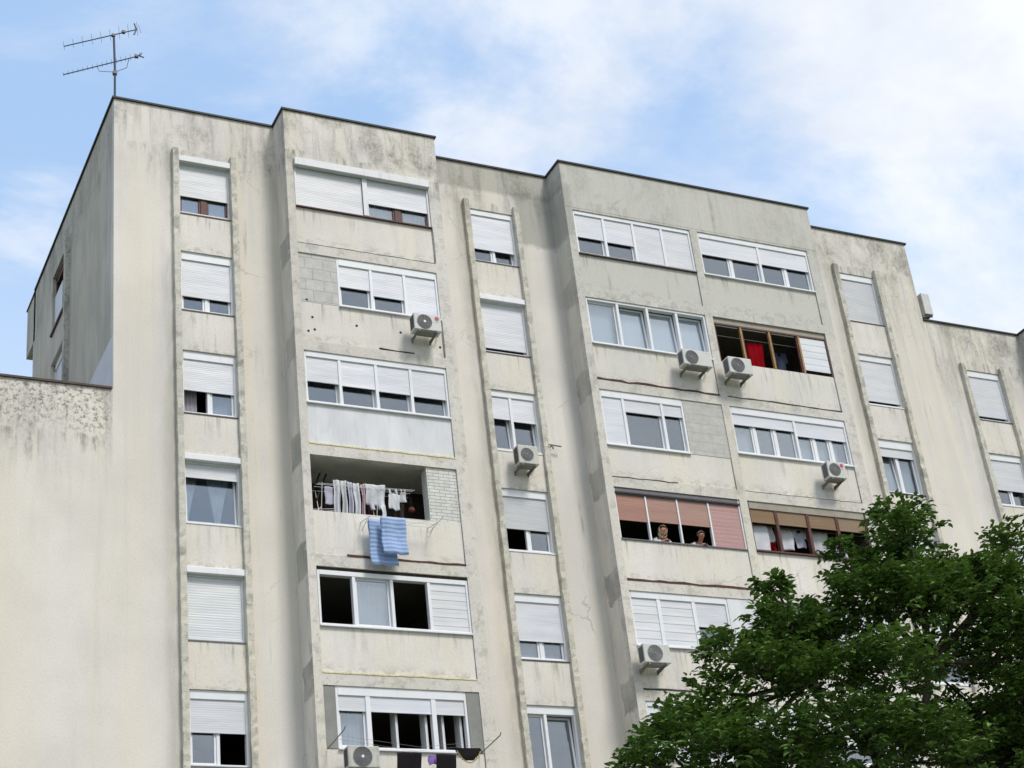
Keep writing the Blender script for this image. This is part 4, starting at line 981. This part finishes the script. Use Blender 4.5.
    for c, r in cl:
        h = min(hubs, key=lambda q: (q - c).length)
        mid = h.lerp(c, .55) + Vector((rnd.uniform(-.15, .15), rnd.uniform(-.15, .15), -.15))
        core = c - Vector((0, 0, r * .25))
        wood.tube([h, mid, core], [.05, .035, .02], 5, cap=False)
        ntw = int(100 * r ** 1.8) + 12
        for _ in range(ntw):
            while True:
                q = Vector((rnd.uniform(-1, 1), rnd.uniform(-1, 1), rnd.uniform(-1, 1)))
                if q.length < 1: break
            q = q.normalized() * q.length ** .5
            if rnd.random() < .6: q.z = abs(q.z)
            start = core + Vector((q.x * r * .45, q.y * r * .45, q.z * r * .3))
            end = c + Vector((q.x * r * 1.15, q.y * r * 1.15, q.z * r * .72))
            dr = end - start; L = dr.length
            if L < .05: continue
            if rnd.random() < .35: wood.tube([start, start.lerp(end, .5) + Vector((0, 0, .03)), end], [.009, .007, .004], 3, cap=False)
            nl = 5 + int(L * 20)
            for k in range(nl):
                f = (k + .5) / nl
                if f < .12: continue
                p = start.lerp(end, f) + Vector((0, 0, .05 * math.sin(PI * f)))
                sd = 1 if k % 2 else -1
                perp = Vector((-dr.y, dr.x, 0)); perp = perp.normalized() if perp.length > .01 else Vector((1, 0, 0))
                d = dr.normalized() * rnd.uniform(.3, 1) + perp * sd * rnd.uniform(.4, 1.1) + Vector((rnd.uniform(-.3, .3), rnd.uniform(-.3, .3), rnd.uniform(-.65, .15)))
                leaf(p + Vector((rnd.uniform(-.05, .05), rnd.uniform(-.05, .05), rnd.uniform(-.05, .05))), d, rnd.uniform(.095, .18), rnd.uniform(-.6, .6))
    wood.build('trunk', M['bark'], t, smooth=True)
    me = bpy.data.meshes.new('crown'); me.from_pydata([tuple(v) for v in V], [], F); me.materials.append(M['leaf'])
    for p in me.polygons: p.use_smooth = False
    link(bpy.data.objects.new('crown', me), t)
    print('leaves', len(V) // 7)
M['bark'] = plain('bark', (.055, .045, .035), .9, .15, .35, 7, .5)
m, nt = newmat('leaf'); N = NT(nt)
geo = N.n('ShaderNodeNewGeometry')
rp = geo.outputs['Random Per Island']
big = N.noise(N.pos(), .9, 3)
c = N.mix(rp, (.024, .064, .012), (.105, .20, .036))
c = N.mix(N.rng(big, .42, .62, 0, .55), c, (.16, .265, .05))
d = N.principled(c, .55, .3)
tr = N.n('ShaderNodeBsdfTranslucent'); N.set(tr.inputs[0], N.mix(.5, c, (.10, .17, .02)))
mx = N.n('ShaderNodeMixShader'); mx.inputs[0].default_value = .2; N.set(mx.inputs[1], d); N.set(mx.inputs[2], tr.outputs[0]); N.out(mx.outputs[0]); M['leaf'] = m
tree()

# ------------------------------------------------------------------ ground
g = MB(); g.quad((-700, -700, 0), (700, -700, 0), (700, 700, 0), (-700, 700, 0))
tag(g.build('ground', plain('ground_grass', (.09, .11, .05), .95, .1, .35, .6), None), kind='structure')
pv = MB(); pv.box(-40, 60, -9, -1.0, .0, .12)
tag(pv.build('pavement', plain('paving', (.30, .29, .27), .9, .2, .15, 1.5), None), kind='structure')

# ------------------------------------------------------------------ light
SUN = Vector((-.24, .62, -.84)).normalized()          # direction of travel
sun_el = math.asin(-SUN.z); sun_az = math.atan2(-SUN.x, -SUN.y)   # azimuth from +y towards +x
W = bpy.data.worlds.new('World'); S.world = W; W.use_nodes = True
nt = W.node_tree; nt.nodes.clear(); N = NT(nt)
sky = N.n('ShaderNodeTexSky', sky_type='NISHITA'); sky.sun_disc = False
sky.sun_elevation = sun_el; sky.sun_rotation = sun_az; sky.air_density = 1.0; sky.dust_density = .6; sky.ozone_density = 1.5
D = N.n('ShaderNodeTexCoord').outputs['Generated']
dx, dy, dz = N.sep(D)
inv = N.math('DIVIDE', 1., N.math('ADD', N.math('MAXIMUM', dz, 0.), .22))
cb = N.n('ShaderNodeCombineXYZ'); N.set(cb.inputs[0], N.math('MULTIPLY', dx, inv)); N.set(cb.inputs[1], N.math('MULTIPLY', dy, inv)); cb.inputs[2].default_value = 3.7
n1 = N.noise(N.vscale(cb.outputs[0], (1.0, 1.5, 1)), 2.3, 9, .6, .35)
# more cloud towards the right of the block (+x) and behind the viewer
bias = N.math('ADD', N.math('MULTIPLY', N.rng(dx, .22, .58), .19), N.math('MULTIPLY', N.rng(dy, .3, -.4), .14))
n2 = N.math('ADD', N.math('SUBTRACT', n1, N.rng(dx, .12, .40, .05, 0)), bias)
mask = N.rng(n2, .46, .70)
soft = N.noise(cb.outputs[0], 5.0, 6, .6)
ccol = N.mix(N.rng(soft, .3, .7), (4.3, 4.55, 5.0), (5.5, 5.6, 5.75))
haze = N.mix(.75, sky.outputs[0], (2.55, 3.72, 5.5))
haze = N.mix(N.rng(dz, .62, .36, 0, .9), haze, (4.0, 4.7, 5.7))
scol = N.mix(N.math('MULTIPLY', mask, .92), haze, ccol)
bg = N.n('ShaderNodeBackground'); N.set(bg.inputs[0], scol); bg.inputs[1].default_value = .15
ow = N.n('ShaderNodeOutputWorld'); nt.links.new(bg.outputs[0], ow.inputs[0])
L = bpy.data.lights.new('sun', 'SUN'); L.energy = 2.2; L.angle = math.radians(15); L.color = (1, .955, .88)
so = link(bpy.data.objects.new('sun', L)); so.rotation_euler = SUN.to_track_quat('-Z', 'Y').to_euler()

# ------------------------------------------------------------------ camera
pitch, yaw, roll = 0.4977085600092903, 0.49174100555396466, -0.12081839240851634
f = Vector((math.sin(yaw) * math.cos(pitch), math.cos(yaw) * math.cos(pitch), math.sin(pitch))); r = Vector((math.cos(yaw), -math.sin(yaw), 0)); u = r.cross(f)
r2 = r * math.cos(roll) + u * math.sin(roll); u2 = u * math.cos(roll) - r * math.sin(roll)
cd = bpy.data.cameras.new('camera'); cam = link(bpy.data.objects.new('camera', cd))
cam.matrix_world = Matrix(((r2.x, u2.x, -f.x, -8.4625), (r2.y, u2.y, -f.y, -34.8785), (r2.z, u2.z, -f.z, 1.8471), (0, 0, 0, 1)))
cd.sensor_width = 36; cd.lens = 1763.36 / 1024 * 36; cd.clip_end = 3000
S.camera = cam
S.view_settings.view_transform = 'Standard'; S.view_settings.look = 'None'; S.view_settings.exposure = .35; S.view_settings.gamma = 1
